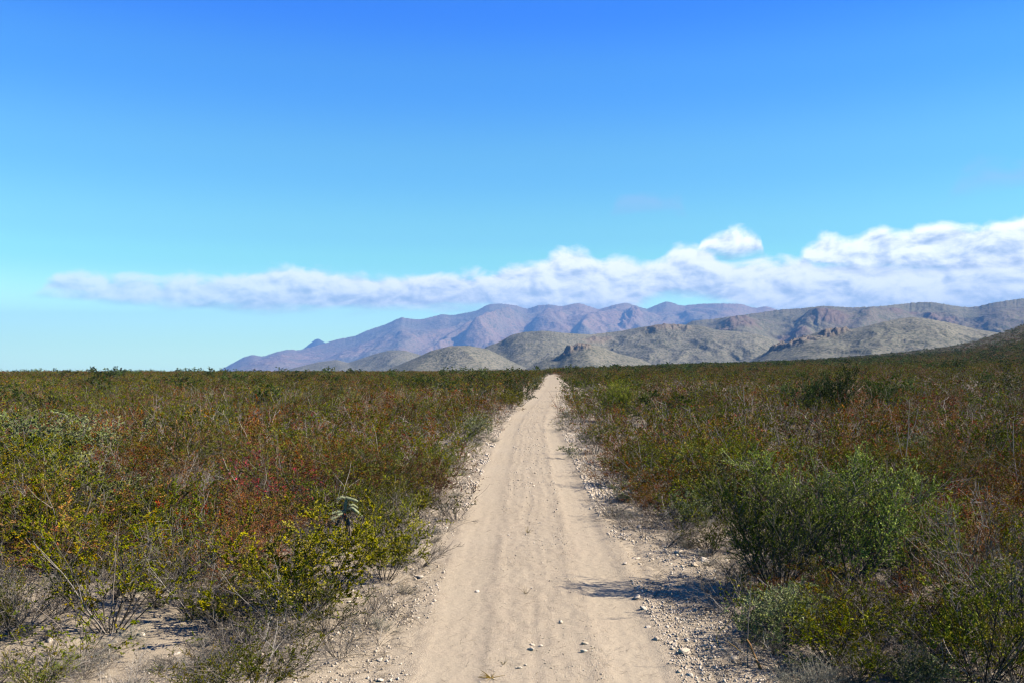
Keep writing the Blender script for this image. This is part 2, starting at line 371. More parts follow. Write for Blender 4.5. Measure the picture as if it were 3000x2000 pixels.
# ------------------------------------------------------------------ mountains and foothills
def hill(name, label, sil, R, front, back, mat, foot=-15.0, rough=0.16, scale=300.0, power=1.0, spurs=(), rocks=(), edge=0.010, seed=0, lean=0.0, convex=0.5, cols=620, rows=130):
    sil = sorted(sil); sx = np.array([(p[0] - CX) / F for p in sil]); sv = np.array([(HZ - p[1]) / F for p in sil])
    s = np.linspace(sx[0], sx[-1], cols)
    fine = edge * (sv.max() - min(sv.min(), 0)) * fbm(s * 260 + seed, s * 0 + seed, 4, 0.6)
    v = np.interp(s, sx, sv)
    kern = np.exp(-0.5 * (np.arange(-6, 7) / 2.2) ** 2); kern /= kern.sum()
    v = np.convolve(np.pad(v, 6, mode='edge'), kern, mode='valid')
    k2 = np.exp(-0.5 * (np.arange(-40, 41) / 4.5) ** 2); k2 /= k2.sum()
    vs_ = np.convolve(np.pad(v, 40, mode='edge'), k2, mode='valid')
    v = v + fine * sstep(0, 0.01, v)
    nf = int(rows * 0.8); t = np.concatenate([np.linspace(0, 1, nf), 1 + np.linspace(0, 1, rows - nf + 1)[1:]])
    Tm, Sm = np.meshgrid(t, s, indexing='ij')
    Yr = R * (1 + 0.07 * fbm(s * 9 + seed, s * 0 + 1.5, 2)) * (1 + lean * (s - s.mean()))
    Yr = np.broadcast_to(Yr, Tm.shape)
    Y = np.where(Tm <= 1, Yr - front * (1 - Tm), Yr + back * (Tm - 1))
    X = Sm * Y
    down = np.clip(1 - Tm, 0, 1)
    # crest height carried down the slope along warped spur lines
    sw = Sm + down * (0.030 * fbm(Sm * 12 + seed, Tm * 1.3, 3)) * min(1.0, 300 / scale * 1.2)
    zr = CAMH + np.interp(sw, s, vs_) * R * 1.0
    zr0 = CAMH + v[None, :] * Yr
    bl = np.clip(down / 0.22, 0, 1) ** 0.6; zr = np.where(Tm <= 1, zr * bl + zr0 * (1 - bl), zr0)
    prof = (0.5 - 0.5 * np.cos(np.pi * np.clip(Tm, 0, 1))) ** power * convex + np.clip(Tm, 0, 1) ** 1.25 * (1 - convex)
    z = foot + (zr - foot) * prof
    amp = (CAMH + vs_[None, :] * Yr - foot).clip(0) * rough * 4 * np.clip(Tm, 0, 1) * down ** 0.8
    wx = X + scale * 0.35 * fbm(X / scale + seed, Y / scale, 3); wy = Y + scale * 0.35 * fbm(X / scale - seed, Y / scale + 9, 3)
    z = z + amp * (ridged(wx / scale + seed, wy / (scale * 2.2), 5, 0.52) - 0.55)
    z = z + 0.10 * amp * fbm(X / scale * 7, Y / scale * 7, 4, 0.6)
    for (x0, t0, x1, t1, hh, wd) in spurs:              # single strong spurs
        a = (x0 - CX) / F; b = (x1 - CX) / F
        q = np.clip((Tm - t0) / (t1 - t0), 0, 1); ctr = a + (b - a) * q
        dd = (Sm - ctr) / (wd / F)
        z = z + hh * np.where(dd < 0, np.exp(-(dd / 0.55) ** 2), np.exp(-(dd / 1.6) ** 2)) * sstep(t0 - 0.12, t0 + 0.05, Tm) * (1 - sstep(t1 - 0.13, t1 + 0.02, Tm))
    rock = np.zeros_like(z)
    for (xc, tc_, rx, rt, hh) in rocks:                 # bare outcrops with stepped ledges
        dx = (Sm - (xc - CX) / F) / (rx / F); dt = (Tm - tc_) / rt
        mk = sstep(1.25, 0.5, np.hypot(dx, dt) + 0.6 * fbm(X / scale * 5 + 3, Y / scale * 5, 3))
        st = np.round(4 * (ridged(X / scale * 4.5, Y / scale * 2.5, 3) + 0.4 * fbm(X / scale * 14, Y / scale * 6, 2))) / 4
        z = z + hh * mk * (0.5 * st + 0.35 * fbm(X / scale * 16, Y / scale * 9, 3) + 0.25)
        rock = np.maximum(rock, mk)
    z = np.where(Tm > 1, foot + (zr0 - foot) * (1 - np.clip(Tm - 1, 0, 1) ** 1.3), z)
    rock = np.clip(rock + 0.8 * sstep(0.45, 0.75, fbm(X / scale * 2 + 40, Y / scale * 2, 4)) * (Tm > 0.35), 0, 1)
    me = build_mesh(name, np.stack([X, Y, z], -1).reshape(-1, 3), grid_quads(*z.shape), mats=[mat], attrs={'rock': rock}, smooth=True)
    return link(name, me, label=label, cat='mountain' if 'mountain' in name else 'hill', kind='structure')

M_FAR = hill_material('far_mountain_slope', (rgb(0.240, 0.162, 0.120), rgb(0.156, 0.138, 0.106)), (rgb(0.065, 0.072, 0.048), rgb(0.094, 0.096, 0.065)), (rgb(0.252, 0.166, 0.120), rgb(0.108, 0.078, 0.066)), 34.0, 0.5, 1400.0)
M_MID = hill_material('mid_range_slope', (rgb(0.132, 0.122, 0.085), rgb(0.129, 0.107, 0.083)), (rgb(0.048, 0.055, 0.031), rgb(0.084, 0.090, 0.048)), (rgb(0.174, 0.125, 0.101), rgb(0.072, 0.055, 0.048)), 13.0, 0.55, 420.0)
M_FOOT = hill_material('foothill_slope', (rgb(0.170, 0.157, 0.121), rgb(0.140, 0.132, 0.101)), (rgb(0.042, 0.049, 0.034), rgb(0.081, 0.083, 0.059)), (rgb(0.200, 0.167, 0.129), rgb(0.100, 0.076, 0.060)), 7.5, 0.64, 260.0)
M_PEAK = hill_material('dark_peak_slope', (rgb(0.06, 0.06, 0.05), rgb(0.05, 0.055, 0.04)), (rgb(0.03, 0.036, 0.026), rgb(0.045, 0.05, 0.036)), (rgb(0.08, 0.065, 0.055), rgb(0.05, 0.04, 0.036)), 34.0, 0.6, 900.0)

hill('far_mountain_range', 'long blue hazy mountain range with many peaks behind the foothills',
     [(600, 1100), (644, 1084), (711, 1047), (738, 1038), (771, 1044), (810, 1030), (849, 1022), (871, 1026), (887, 1022), (920, 1014), (954, 1004), (987, 994), (1042, 984), (1070, 970), (1131, 950), (1175, 929), (1208, 935), (1236, 936), (1297, 920), (1324, 924), (1396, 911), (1429, 892), (1468, 889), (1512, 895), (1545, 906), (1573, 895), (1612, 892), (1645, 898), (1695, 887), (1755, 907), (1794, 895), (1833, 886), (1896, 906), (1927, 892), (1954, 882), (1998, 896), (2054, 890), (2103, 889), (2170, 890), (2214, 903), (2247, 897), (2275, 907), (2400, 930), (2700, 1000)],
     14000, 5000, 2400, M_FAR, foot=-60, rough=0.105, scale=1000, power=1.15, convex=0.12, cols=760, rows=180, seed=2.0, edge=0.012,
     spurs=[(1370, 0.56, 1565, 0.90, 170, 42), (1560, 0.66, 1640, 0.92, 120, 38), (1700, 0.45, 1760, 0.92, 130, 50), (1260, 0.45, 1420, 0.85, 90, 50), (1880, 0.5, 1860, 0.92, 140, 45), (2060, 0.5, 2000, 0.92, 120, 50), (1080, 0.4, 1180, 0.85, 80, 55)],
     rocks=[(1850, 0.72, 30, 0.10, 130), (790, 0.62, 60, 0.18, 40), (1500, 0.5, 50, 0.1, 35)])
hill('pointed_mountain_peak', 'small dark blue pointed peak behind the low left end of the range',
     [(850, 1050), (885, 1024), (905, 1008), (918, 998), (930, 991), (942, 997), (956, 1006), (985, 1020), (1020, 1050)],
     17000, 1800, 1200, M_PEAK, foot=-60, rough=0.08, scale=500, power=1.0, convex=0.1, cols=160, rows=70, seed=23.0, edge=0.01)
hill('cliffy_mountain_range', 'greenish brown rocky range with purple cliffs on the right',
     [(1850, 1070), (1960, 990), (2010, 950), (2031, 939), (2087, 935), (2197, 920), (2286, 907), (2352, 903), (2413, 896), (2501, 901), (2584, 897), (2695, 885), (2733, 885), (2805, 897), (2838, 900), (2866, 898), (2916, 886), (3000, 874), (3120, 868), (3400, 880)],
     5200, 1900, 1000, M_MID, foot=-30, rough=0.13, scale=420, power=1.1, convex=0.35, cols=640, rows=150, seed=5.0, edge=0.014,
     spurs=[(2330, 0.35, 2420, 0.95, 48, 70), (2480, 0.4, 2600, 0.9, 40, 80), (2180, 0.45, 2120, 0.95, 40, 60), (2900, 0.4, 2800, 0.8, 40, 90)],
     rocks=[(2760, 0.76, 55, 0.09, 34), (2320, 0.50, 50, 0.12, 26), (2170, 0.70, 60, 0.09, 22), (2430, 0.70, 60, 0.09, 16), (2650, 0.82, 50, 0.06, 12)])
hill('small_distant_foothill', 'low pale grey-green foothill at the left foot of the range',
     [(830, 1088), (854, 1079), (932, 1060), (987, 1053), (1020, 1062), (1098, 1036), (1142, 1025), (1186, 1026), (1236, 1040), (1320, 1060), (1420, 1085)],
     4600, 900, 500, M_FOOT, foot=-20, rough=0.12, scale=300, cols=340, rows=90, seed=8.0)
hill('broad_foothill', 'broad grey-green foothill dotted with shrubs in front of the range',
     [(1380, 1060), (1424, 1015), (1462, 1002), (1501, 980), (1540, 972), (1595, 969), (1650, 975), (1728, 980), (1816, 970), (1882, 958), (1938, 950), (2004, 951), (2054, 954), (2098, 966), (2175, 972), (2225, 979), (2286, 1000), (2330, 1022), (2420, 1060)],
     3200, 900, 500, M_FOOT, foot=-15, rough=0.12, scale=240, cols=520, rows=130, seed=11.0, edge=0.012,
     rocks=[(1950, 0.88, 80, 0.07, 16), (1750, 0.8, 50, 0.06, 10)])
hill('rounded_light_foothill', 'rounded light green foothill left of the track end',
     [(1120, 1090), (1153, 1075), (1208, 1052), (1263, 1027), (1319, 1013), (1374, 1012), (1429, 1022), (1473, 1044), (1512, 1063), (1560, 1085)],
     2500, 520, 300, M_FOOT, foot=-12, rough=0.10, scale=150, cols=340, rows=110, seed=14.0)
hill('rocky_knoll', 'small knoll with a bare pale rock cap above the track end',
     [(1540, 1080), (1562, 1069), (1595, 1052), (1640, 1040), (1655, 1026), (1683, 1013), (1722, 1008), (1755, 1013), (1816, 1036), (1871, 1049), (1930, 1075)],
     2200, 380, 240, M_FOOT, foot=-10, rough=0.10, scale=150, cols=300, rows=110, seed=17.0, edge=0.03,
     rocks=[(1695, 0.9, 52, 0.09, 12), (1660, 0.82, 30, 0.07, 10)])
hill('cliffy_foothill', 'shrub dotted foothill with a brown rock ledge on the right',
     [(2160, 1075), (2209, 1050), (2253, 1025), (2280, 1011), (2347, 989), (2408, 969), (2474, 966), (2529, 958), (2584, 944), (2634, 933), (2673, 929), (2717, 933), (2778, 944), (2861, 964), (2911, 972), (3000, 985), (3150, 1020), (3300, 1060)],
     2300, 800, 400, M_FOOT, foot=-8, rough=0.12, scale=200, cols=560, rows=140, seed=20.0, edge=0.012,
     rocks=[(2330, 0.80, 70, 0.10, 20), (2440, 0.86, 60, 0.05, 16), (2270, 0.86, 26, 0.08, 14)])

# ------------------------------------------------------------------ plant building
def unit(v): return v / (np.linalg.norm(v) + 1e-9)
class Plant:
    def __init__(s): s.lines = []; s.leaf = []
    def line(s, pts, r0, r1, c): s.lines.append((np.array(pts), r0, r1, c))
    def tubes(s, k=3):
        V = []; Q = []; C = []; n0 = 0
        for pts, r0, r1, c in s.lines:
            n = len(pts); tan = np.gradient(pts, axis=0); tan /= np.linalg.norm(tan, axis=1)[:, None] + 1e-9
            ref = np.array([0.31, 0.95, 0.05]) if abs(tan[0][1]) < 0.8 else np.array([1.0, 0, 0])
            u = np.cross(tan, ref); u /= np.linalg.norm(u, axis=1)[:, None] + 1e-9; w = np.cross(tan, u)
            r = np.linspace(r0, r1, n)[:, None, None]
            a = np.arange(k) * 2 * math.pi / k
            ring = pts[:, None, :] + r * (np.cos(a)[None, :, None] * u[:, None, :] + np.sin(a)[None, :, None] * w[:, None, :])
            V.append(ring.reshape(-1, 3)); C.append(np.broadcast_to(np.array(c), (n * k, 3)))
            i = np.arange(n - 1)[:, None] * k; j = np.arange(k)[None, :]; j2 = (j + 1) % k
            Q.append((np.stack([i + j, i + j2, i + k + j2, i + k + j], -1) + n0).reshape(-1, 4)); n0 += n * k
        return np.concatenate(V), np.concatenate(Q), np.concatenate(C)
    def leaves(s, rng):
        L = s.leaf
        if not L: return np.zeros((0, 3)), np.zeros((0, 4), int), np.zeros((0, 3))
        P = np.array([l[0] for l in L]); Dn = np.array([l[1] for l in L]); ln = np.array([l[2] for l in L])[:, None]; wd = np.array([l[3] for l in L])[:, None]; C = np.array([l[4] for l in L])
        Dn = Dn + rng.normal(0, 0.55, Dn.shape); Dn /= np.linalg.norm(Dn, axis=1)[:, None]
        sd = np.cross(Dn, rng.normal(0, 1, Dn.shape)); sd /= np.linalg.norm(sd, axis=1)[:, None] + 1e-9
        V = np.stack([P, P + Dn * ln * 0.5 + sd * wd * 0.5, P + Dn * ln, P + Dn * ln * 0.5 - sd * wd * 0.5], 1).reshape(-1, 3)
        Q = np.arange(len(P) * 4).reshape(-1, 4)
        return V, Q, np.repeat(C, 4, axis=0)

def grow(rng, p, d, L, n, jit, up):
    pts = [p]; st = L / n
    for i in range(n):
        d = d + rng.normal(0, jit, 3); d[2] += up; d = unit(d); p = p + d * st; pts.append(p)
    return pts
def off_dir(rng, d, a):
    r = unit(np.cross(d, rng.normal(0, 1, 3))); return unit(d * math.cos(a) + r * math.sin(a))
def pick(rng, cols, jit=0.18):
    c = np.array(cols[rng.randint(len(cols))]); return np.clip(c * (1 + rng.normal(0, jit)), 0.004, 0.9)

KIND = {
 'creosote': dict(H=1.15, spread=0.85, nst=20, n1=6, n2=4, r0=0.0075, jit=0.10, up=0.05, leafn=28, ll=0.018, lw=0.011, ltop=0.22,
    bark=[(0.085, 0.075, 0.065), (0.15, 0.135, 0.12), (0.05, 0.045, 0.04)], leafc=[(0.18, 0.19, 0.014), (0.225, 0.215, 0.016), (0.12, 0.142, 0.014), (0.155, 0.185, 0.02), (0.22, 0.165, 0.016)]),
 'yellow': dict(H=1.05, spread=1.0, nst=24, n1=7, n2=5, r0=0.006, jit=0.12, up=0.06, leafn=27, ll=0.020, lw=0.012, ltop=0.15,
    bark=[(0.085, 0.07, 0.06), (0.13, 0.11, 0.09)], leafc=[(0.40, 0.385, 0.05), (0.32, 0.33, 0.045), (0.48, 0.46, 0.12), (0.22, 0.24, 0.03), (0.38, 0.35, 0.07)]),
 'thorn': dict(H=1.15, spread=1.05, nst=22, n1=7, n2=5, r0=0.0055, jit=0.17, up=0.03, leafn=8, ll=0.024, lw=0.012, ltop=0.15,
    bark=[(0.19, 0.09, 0.048), (0.20, 0.135, 0.09), (0.11, 0.06, 0.035), (0.26, 0.205, 0.16), (0.17, 0.07, 0.042)], leafc=[(0.24, 0.095, 0.026), (0.26, 0.12, 0.032), (0.19, 0.15, 0.018), (0.20, 0.10, 0.04), (0.25, 0.065, 0.034), (0.17, 0.145, 0.018)]),
 'red': dict(H=1.05, spread=0.9, nst=16, n1=6, n2=5, r0=0.0055, jit=0.16, up=0.04, leafn=5, ll=0.034, lw=0.012, ltop=0.45,
    bark=[(0.17, 0.10, 0.09), (0.22, 0.18, 0.165)], leafc=[(0.36, 0.03, 0.03), (0.19, 0.03, 0.03), (0.22, 0.06, 0.03), (0.12, 0.10, 0.02)]),
 'dead': dict(H=1.0, spread=1.0, nst=22, n1=7, n2=5, r0=0.006, jit=0.17, up=0.02, leafn=0.35, ll=0.020, lw=0.011, ltop=0.3,
    bark=[(0.26, 0.225, 0.20), (0.17, 0.145, 0.125), (0.36, 0.325, 0.29), (0.10, 0.082, 0.07)], leafc=[(0.12, 0.115, 0.02), (0.16, 0.11, 0.05)]),
 'green': dict(H=1.5, spread=0.62, nst=22, n1=11, n2=7, r0=0.010, jit=0.11, up=0.11, leafn=26, ll=0.021, lw=0.008, ltop=0.12,
    bark=[(0.15, 0.13, 0.115), (0.10, 0.085, 0.075), (0.22, 0.20, 0.18)], leafc=[(0.245, 0.30, 0.035), (0.19, 0.24, 0.027), (0.36, 0.385, 0.085), (0.285, 0.325, 0.05), (0.115, 0.15, 0.02)]),
 'dark': dict(H=1.6, spread=0.95, nst=16, n1=8, n2=6, r0=0.012, jit=0.12, up=0.06, leafn=15, ll=0.042, lw=0.026, ltop=0.05,
    bark=[(0.10, 0.08, 0.07), (0.18, 0.16, 0.14)], leafc=[(0.06, 0.095, 0.025), (0.08, 0.115, 0.03), (0.05, 0.08, 0.022), (0.10, 0.135, 0.04)]),
 'sage': dict(H=0.75, spread=1.05, nst=26, n1=6, n2=5, r0=0.0045, jit=0.12, up=0.06, leafn=14, ll=0.023, lw=0.011, ltop=0.08,
    bark=[(0.25, 0.24, 0.22), (0.18, 0.165, 0.15)], leafc=[(0.24, 0.27, 0.12), (0.18, 0.215, 0.085), (0.30, 0.32, 0.17), (0.22, 0.24, 0.07)]),
 'tuft': dict(H=0.34, spread=1.15, nst=44, n1=4, n2=2, r0=0.0028, jit=0.13, up=0.05, leafn=1.2, ll=0.016, lw=0.006, ltop=0.1,
    bark=[(0.24, 0.235, 0.20), (0.17, 0.165, 0.14), (0.30, 0.285, 0.24)], leafc=[(0.27, 0.29, 0.24), (0.22, 0.23, 0.18)]),
}
def make_plant(kind, seed, lod=0, **over):
    k = dict(KIND[kind]); k.update(over); rng = RS(seed); P = Plant()
    H = k['H']; nst, n1, n2 = k['nst'], k['n1'], k['n2']; rmin = 0.0013
    lscale = 1.0; lf = 1.0
    if lod == 1: nst = max(8, int(nst * 0.6)); n1 = max(3, int(n1 * 0.7)); n2 = max(2, int(n2 * 0.7)); lscale = 1.75; lf = 0.65; rmin = 0.0026
    if lod == 2: nst = max(6, int(nst * 0.4)); n1 = max(3, int(n1 * 0.5)); n2 = 2; lscale = 3.0; lf = 0.45; rmin = 0.005
    for i in range(nst):
        phi = k['spread'] * math.sqrt(rng.rand()) * (0.9 + 0.2 * rng.rand()); a = rng.rand() * 2 * math.pi
        d = np.array([math.sin(phi) * math.cos(a), math.sin(phi) * math.sin(a), math.cos(phi)])
        base = np.array([d[0], d[1], 0]) * 0.10 * H * rng.rand() + np.array([0, 0, -0.03])
        L = H * rng.uniform(0.72, 1.12) * (1.0 if phi > 0.5 else 0.93)
        bare = kind in ('thorn', 'creosote', 'red') and rng.rand() < (0.12 if kind == 'thorn' else 0.07)
        if bare: L *= 1.22
        sp = grow(rng, base, d, L, 7 if lod < 2 else 4, k['jit'], k['up'])
        bc = pick(rng, [(0.36, 0.32, 0.29), (0.44, 0.40, 0.37), (0.30, 0.25, 0.22)]) if bare else pick(rng, k['bark']); P.line(sp, max(k['r0'] * rng.uniform(0.6, 1.2), rmin), max(k['r0'] * 0.22, rmin), bc)
        for j in range(n1 if not bare else n1 // 2):
            t = rng.uniform(0.22, 0.98); q = min(int(t * (len(sp) - 1)), len(sp) - 2)
            p0 = sp[q] + (sp[q + 1] - sp[q]) * (t * (len(sp) - 1) - q)
            d1 = off_dir(rng, unit(sp[q + 1] - sp[q]), rng.uniform(0.35, 0.95)); L1 = L * rng.uniform(0.16, 0.40) * (1.15 - 0.5 * t)
            s1 = grow(rng, p0, d1, L1, 4 if lod < 2 else 2, k['jit'] * 1.3, k['up'])
            P.line(s1, max(k['r0'] * 0.42, rmin), max(k['r0'] * 0.18, rmin), bc if bare else pick(rng, k['bark']))
            lc0 = pick(rng, k['leafc'], 0.12)
            for m in range(n2):
                t2 = rng.uniform(0.15, 1.0); q2 = min(int(t2 * (len(s1) - 1)), len(s1) - 2)
                p1 = s1[q2] + (s1[q2 + 1] - s1[q2]) * (t2 * (len(s1) - 1) - q2)
                d2 = off_dir(rng, unit(s1[q2 + 1] - s1[q2]), rng.uniform(0.3, 1.1)); L2 = L1 * rng.uniform(0.25, 0.65)
                s2 = grow(rng, p1, d2, L2, 3 if lod == 0 else 2, k['jit'] * 1.6, k['up'])
                P.line(s2, max(k['r0'] * 0.24, rmin * 0.9), max(k['r0'] * 0.13, rmin * 0.7), pick(rng, k['bark']))
                if not bare and s2[-1][2] > k['ltop'] * H * rng.uniform(0.6, 1.3):
                    nl = k['leafn'] * lf; nl = int(nl) + (rng.rand() < nl % 1)
                    for e in range(nl):
                        f = rng.uniform(0.1, 1.05); q3 = min(int(f * (len(s2) - 1)), len(s2) - 2)
                        p2 = s2[q3] + (s2[q3 + 1] - s2[q3]) * (f * (len(s2) - 1) - q3)
                        c = lc0 if rng.rand() < 0.86 else pick(rng, k['leafc'])
                        z = lscale * rng.uniform(0.65, 1.3)
                        P.leaf.append((p2, unit(s2[q3 + 1] - s2[q3]) + np.array([0, 0, 0.25]), k['ll'] * z, k['lw'] * z, c * rng.uniform(0.8, 1.2)))
    return P, rng
def plant_meshes(kind, seed, lod=0, name=None, split=False, **over):
    P, rng = make_plant(kind, seed, lod, **over)
    V1, Q1, C1 = P.tubes(); V2, Q2, C2 = P.leaves(rng)
    if split:
        return (build_mesh('stems', V1, Q1, mats=[MAT_BARK], colors=C1), build_mesh('foliage', V2, Q2, mats=[MAT_LEAF], colors=C2) if len(V2) else None)
    V = np.concatenate([V1, V2]); Q = np.concatenate([Q1, Q2 + len(V1)]); C = np.concatenate([C1, C2])
    return build_mesh(name or kind, V, Q, mats=[MAT_BARK, MAT_LEAF], mi=np.concatenate([np.zeros(len(Q1)), np.ones(len(Q2))]), colors=C)

NEAR = {}; MIDM = {}; FARM = {}
for i, (k, nv) in enumerate([('creosote', 4), ('yellow', 2), ('thorn', 4), ('red', 1), ('dead', 3), ('green', 3), ('dark', 2), ('sage', 2), ('tuft', 2)]):
    NEAR[k] = [plant_meshes(k, 100 + i * 10 + v, 0, split=True) for v in range(nv)]
    if k not in ('tuft',): MIDM[k] = [plant_meshes(k, 300 + i * 10 + v, 1) for v in range(min(nv, 3))]
    if k not in ('tuft', 'yellow', 'red'): FARM[k] = [plant_meshes(k, 500 + i * 10 + v, 2) for v in range(min(nv, 2))]

NAMES = {'creosote': 'creosote_bush', 'yellow': 'yellow_green_bush', 'thorn': 'thorn_shrub', 'red': 'red_leaved_shrub', 'dead': 'bare_grey_shrub', 'green': 'green_bush', 'dark': 'evergreen_bush', 'sage': 'sage_bush', 'tuft': 'grey_tuft'}
CATS = {'creosote': 'shrub', 'yellow': 'shrub', 'thorn': 'shrub', 'red': 'shrub', 'dead': 'shrub', 'green': 'shrub', 'dark': 'shrub', 'sage': 'shrub', 'tuft': 'plant'}
rnd = random.Random(4)
def place(kind, x, y, sc, rz, label, group=None, var=None, near=True, sxy=1.0, z=None):
    z = gz(x, y) if z is None else z
    if near:
        st, fo = NEAR[kind][(rnd.randrange(99) if var is None else var) % len(NEAR[kind])]
        o = bpy.data.objects.new(NAMES[kind], None); col.objects.link(o); o.empty_display_size = 0.2
        a = bpy.data.objects.new('stems', st); col.objects.link(a); a.parent = o
        if fo is not None:
            b = bpy.data.objects.new('foliage', fo); col.objects.link(b); b.parent = o
    else:
        me = MIDM[kind][(rnd.randrange(99) if var is None else var) % len(MIDM[kind])]
        o = bpy.data.objects.new(NAMES[kind], me); col.objects.link(o)
    o.location = (x, y, z); o.rotation_euler = (0, 0, rz); o.scale = (sc * sxy, sc * sxy, sc)
    tag(o, label, CATS[kind], group)
    return o

# ---- the plants one can point at, each set at the foot of its stems: (kind, foot px, top row, width factor, label)
HERO = [
 ('creosote', 335, 1842, 1480, 1.15, 'vase shaped creosote bush with bare grey stems rising from open sand'),
 ('dead', 575, 1800, 1480, 0.75, 'tall dark bare-stemmed shrub right of the vase shaped creosote'),
 ('creosote', 640, 1830, 1690, 1.25, 'low spreading olive creosote on the edge of the open sand patch'),
 ('yellow', 905, 1800, 1480, 1.2, 'big yellow-green leafy bush in front of the cactus'),
 ('yellow', 1130, 1700, 1485, 0.85, 'yellow-green bush leaning out over the edge of the track beside the cactus'),
 ('creosote', 860, 1870, 1640, 1.1, 'olive creosote bush below the big yellow-green bush'),
 ('creosote', 760, 2040, 1810, 1.25, 'olive creosote bush cut by the bottom edge of the picture'),
 ('dead', 1000, 1920, 1760, 1.2, 'sprawling bare twiggy shrub at the track edge near the bottom'),
 ('dead', 380, 2060, 1890, 1.2, 'leafless twig shrub at the bottom below the open sand patch'),
 ('dead', 60, 1850, 1560, 1.1, 'grey bare shrub at the bottom left edge of the scrub'),
 ('creosote', 5, 1870, 1700, 1.0, 'small olive creosote cut by the left edge of the picture'),
 ('dead', 330, 1745, 1600, 1.5, 'low tangled mound of dead grey twigs behind the vase shaped creosote'),
 ('creosote', 230, 1680, 1470, 1.1, 'dark olive creosote behind the dead grey mound'),
 ('tuft', 110, 1580, 1500, 1.4, 'pale grey tuft on bare soil near the left edge'),
 ('sage', 60, 1420, 1215, 1.4, 'pale sage green bush at the left edge in mid distance'),
 ('sage', 215, 1400, 1205, 1.3, 'pale sage green bush just right of its twin at the left edge'),
 ('sage', 250, 1560, 1330, 1.1, 'sage green bush below the pale pair at the left edge'),
 ('red', 800, 1560, 1320, 1.3, 'shrub with bright red leaves in the middle of the left scrub'),
 ('red', 1085, 1690, 1600, 1.1, 'low rusty red shrub between the two yellow-green bushes'),
 ('creosote', 1160, 1480, 1330, 1.0, 'olive creosote with a broken orange branch beside it'),
 ('creosote', 1245, 1405, 1260, 1.2, 'dark olive creosote on the left verge above the grey tuft'),
 ('tuft', 1236, 1440, 1392, 1.0, 'round dry grey tuft on the left verge of the track'),
 ('sage', 1285, 1385, 1300, 1.1, 'grey-green sage bush hanging over the left verge'),
 ('creosote', 1345, 1300, 1185, 1.2, 'full olive creosote bulging toward the track on the left'),
 ('sage', 1400, 1290, 1215, 1.1, 'pale grey bush at the foot of the bulging creosote'),
 ('yellow', 1500, 1198, 1135, 1.1, 'yellowish bush on the left verge near where the track narrows'),
 ('dark', 1525, 1190, 1100, 0.75, 'upright dark green bush on the left verge near where the track narrows'),
 ('green', 2275, 1740, 1370, 1.0, 'grey-green needle-leaved bush nearest the track on the right'),
 ('green', 2480, 1740, 1345, 1.0, 'tallest grey-green needle-leaved bush on the right'),
 ('green', 2680, 1715, 1440, 1.05, 'dark green needle-leaved bush on the far side of the tallest one'),
 ('sage', 2270, 1890, 1715, 1.1, 'small pale-leaved bush at the foot of the green bushes behind the broken stalk'),
 ('creosote', 2215, 1800, 1680, 0.9, 'dark low creosote casting a long shadow onto the track'),
 ('tuft', 2385, 2000, 1895, 1.0, 'spiky grey tuft at the bottom edge right of the track'),
 ('sage', 2660, 2010, 1880, 1.0, 'pale green sprig bush at the bottom edge right of the grey tuft'),
 ('creosote', 2860, 2010, 1600, 0.9, 'tall loose olive creosote in the bottom right corner'),
 ('creosote', 2600, 1880, 1690, 1.2, 'low dark creosote between the green bushes and the bottom edge'),
 ('creosote', 2440, 1880, 1730, 1.2, 'rusty low creosote beneath the tallest green bush'),
 ('dead', 2960, 1860, 1420, 0.8, 'tall thin pale branched shrub at the right edge'),
 ('thorn', 2800, 1750, 1450, 1.0, 'reddish thorn shrub right of the green bushes'),
 ('red', 2790, 1620, 1420, 1.0, 'shrub with crimson leaves right of the green bushes'),
 ('tuft', 1990, 1540, 1478, 1.2, 'grey tuft on the stony right verge'),
 ('sage', 2020, 1545, 1440, 1.0, 'grey-green bush behind the grey tuft on the right verge'),
 ('creosote', 1895, 1430, 1280, 1.1, 'olive creosote with dry pale stems on the right verge'),
 ('tuft', 1730, 1302, 1262, 1.3, 'dark grey tuft on the right verge in mid distance'),
 ('tuft', 1655, 1222, 1195, 1.4, 'small grey tuft under the dry stalk weed on the right verge'),
 ('green', 1815, 1235, 1125, 1.3, 'bright green rounded bush right of the track in mid distance'),
 ('dark', 2365, 1225, 1095, 0.75, 'dark evergreen bush, first of the three that reach the horizon on the right'),
 ('dark', 2475, 1232, 1078, 0.8, 'tallest dark evergreen bush, the middle one of the three on the right'),
 ('dark', 2595, 1222, 1102, 0.75, 'dark evergreen bush, last of the three that reach the horizon on the right'),
 ('dark', 1215, 1148, 1098, 1.6, 'wide dark evergreen bush in the left distance near the track'),
 ('dark', 905, 1112, 1084, 1.0, 'small dark evergreen bush on the left horizon below the pointed peak'),
 ('dark', 692, 1122, 1094, 1.3, 'wide dark evergreen bush on the left below the low end of the range'),
 ('dark', 1400, 1150, 1118, 1.6, 'flat dark evergreen bush left of the narrowing track'),
 ('dark', 2135, 1120, 1080, 1.0, 'dark evergreen bush left of the three on the right horizon'),
]
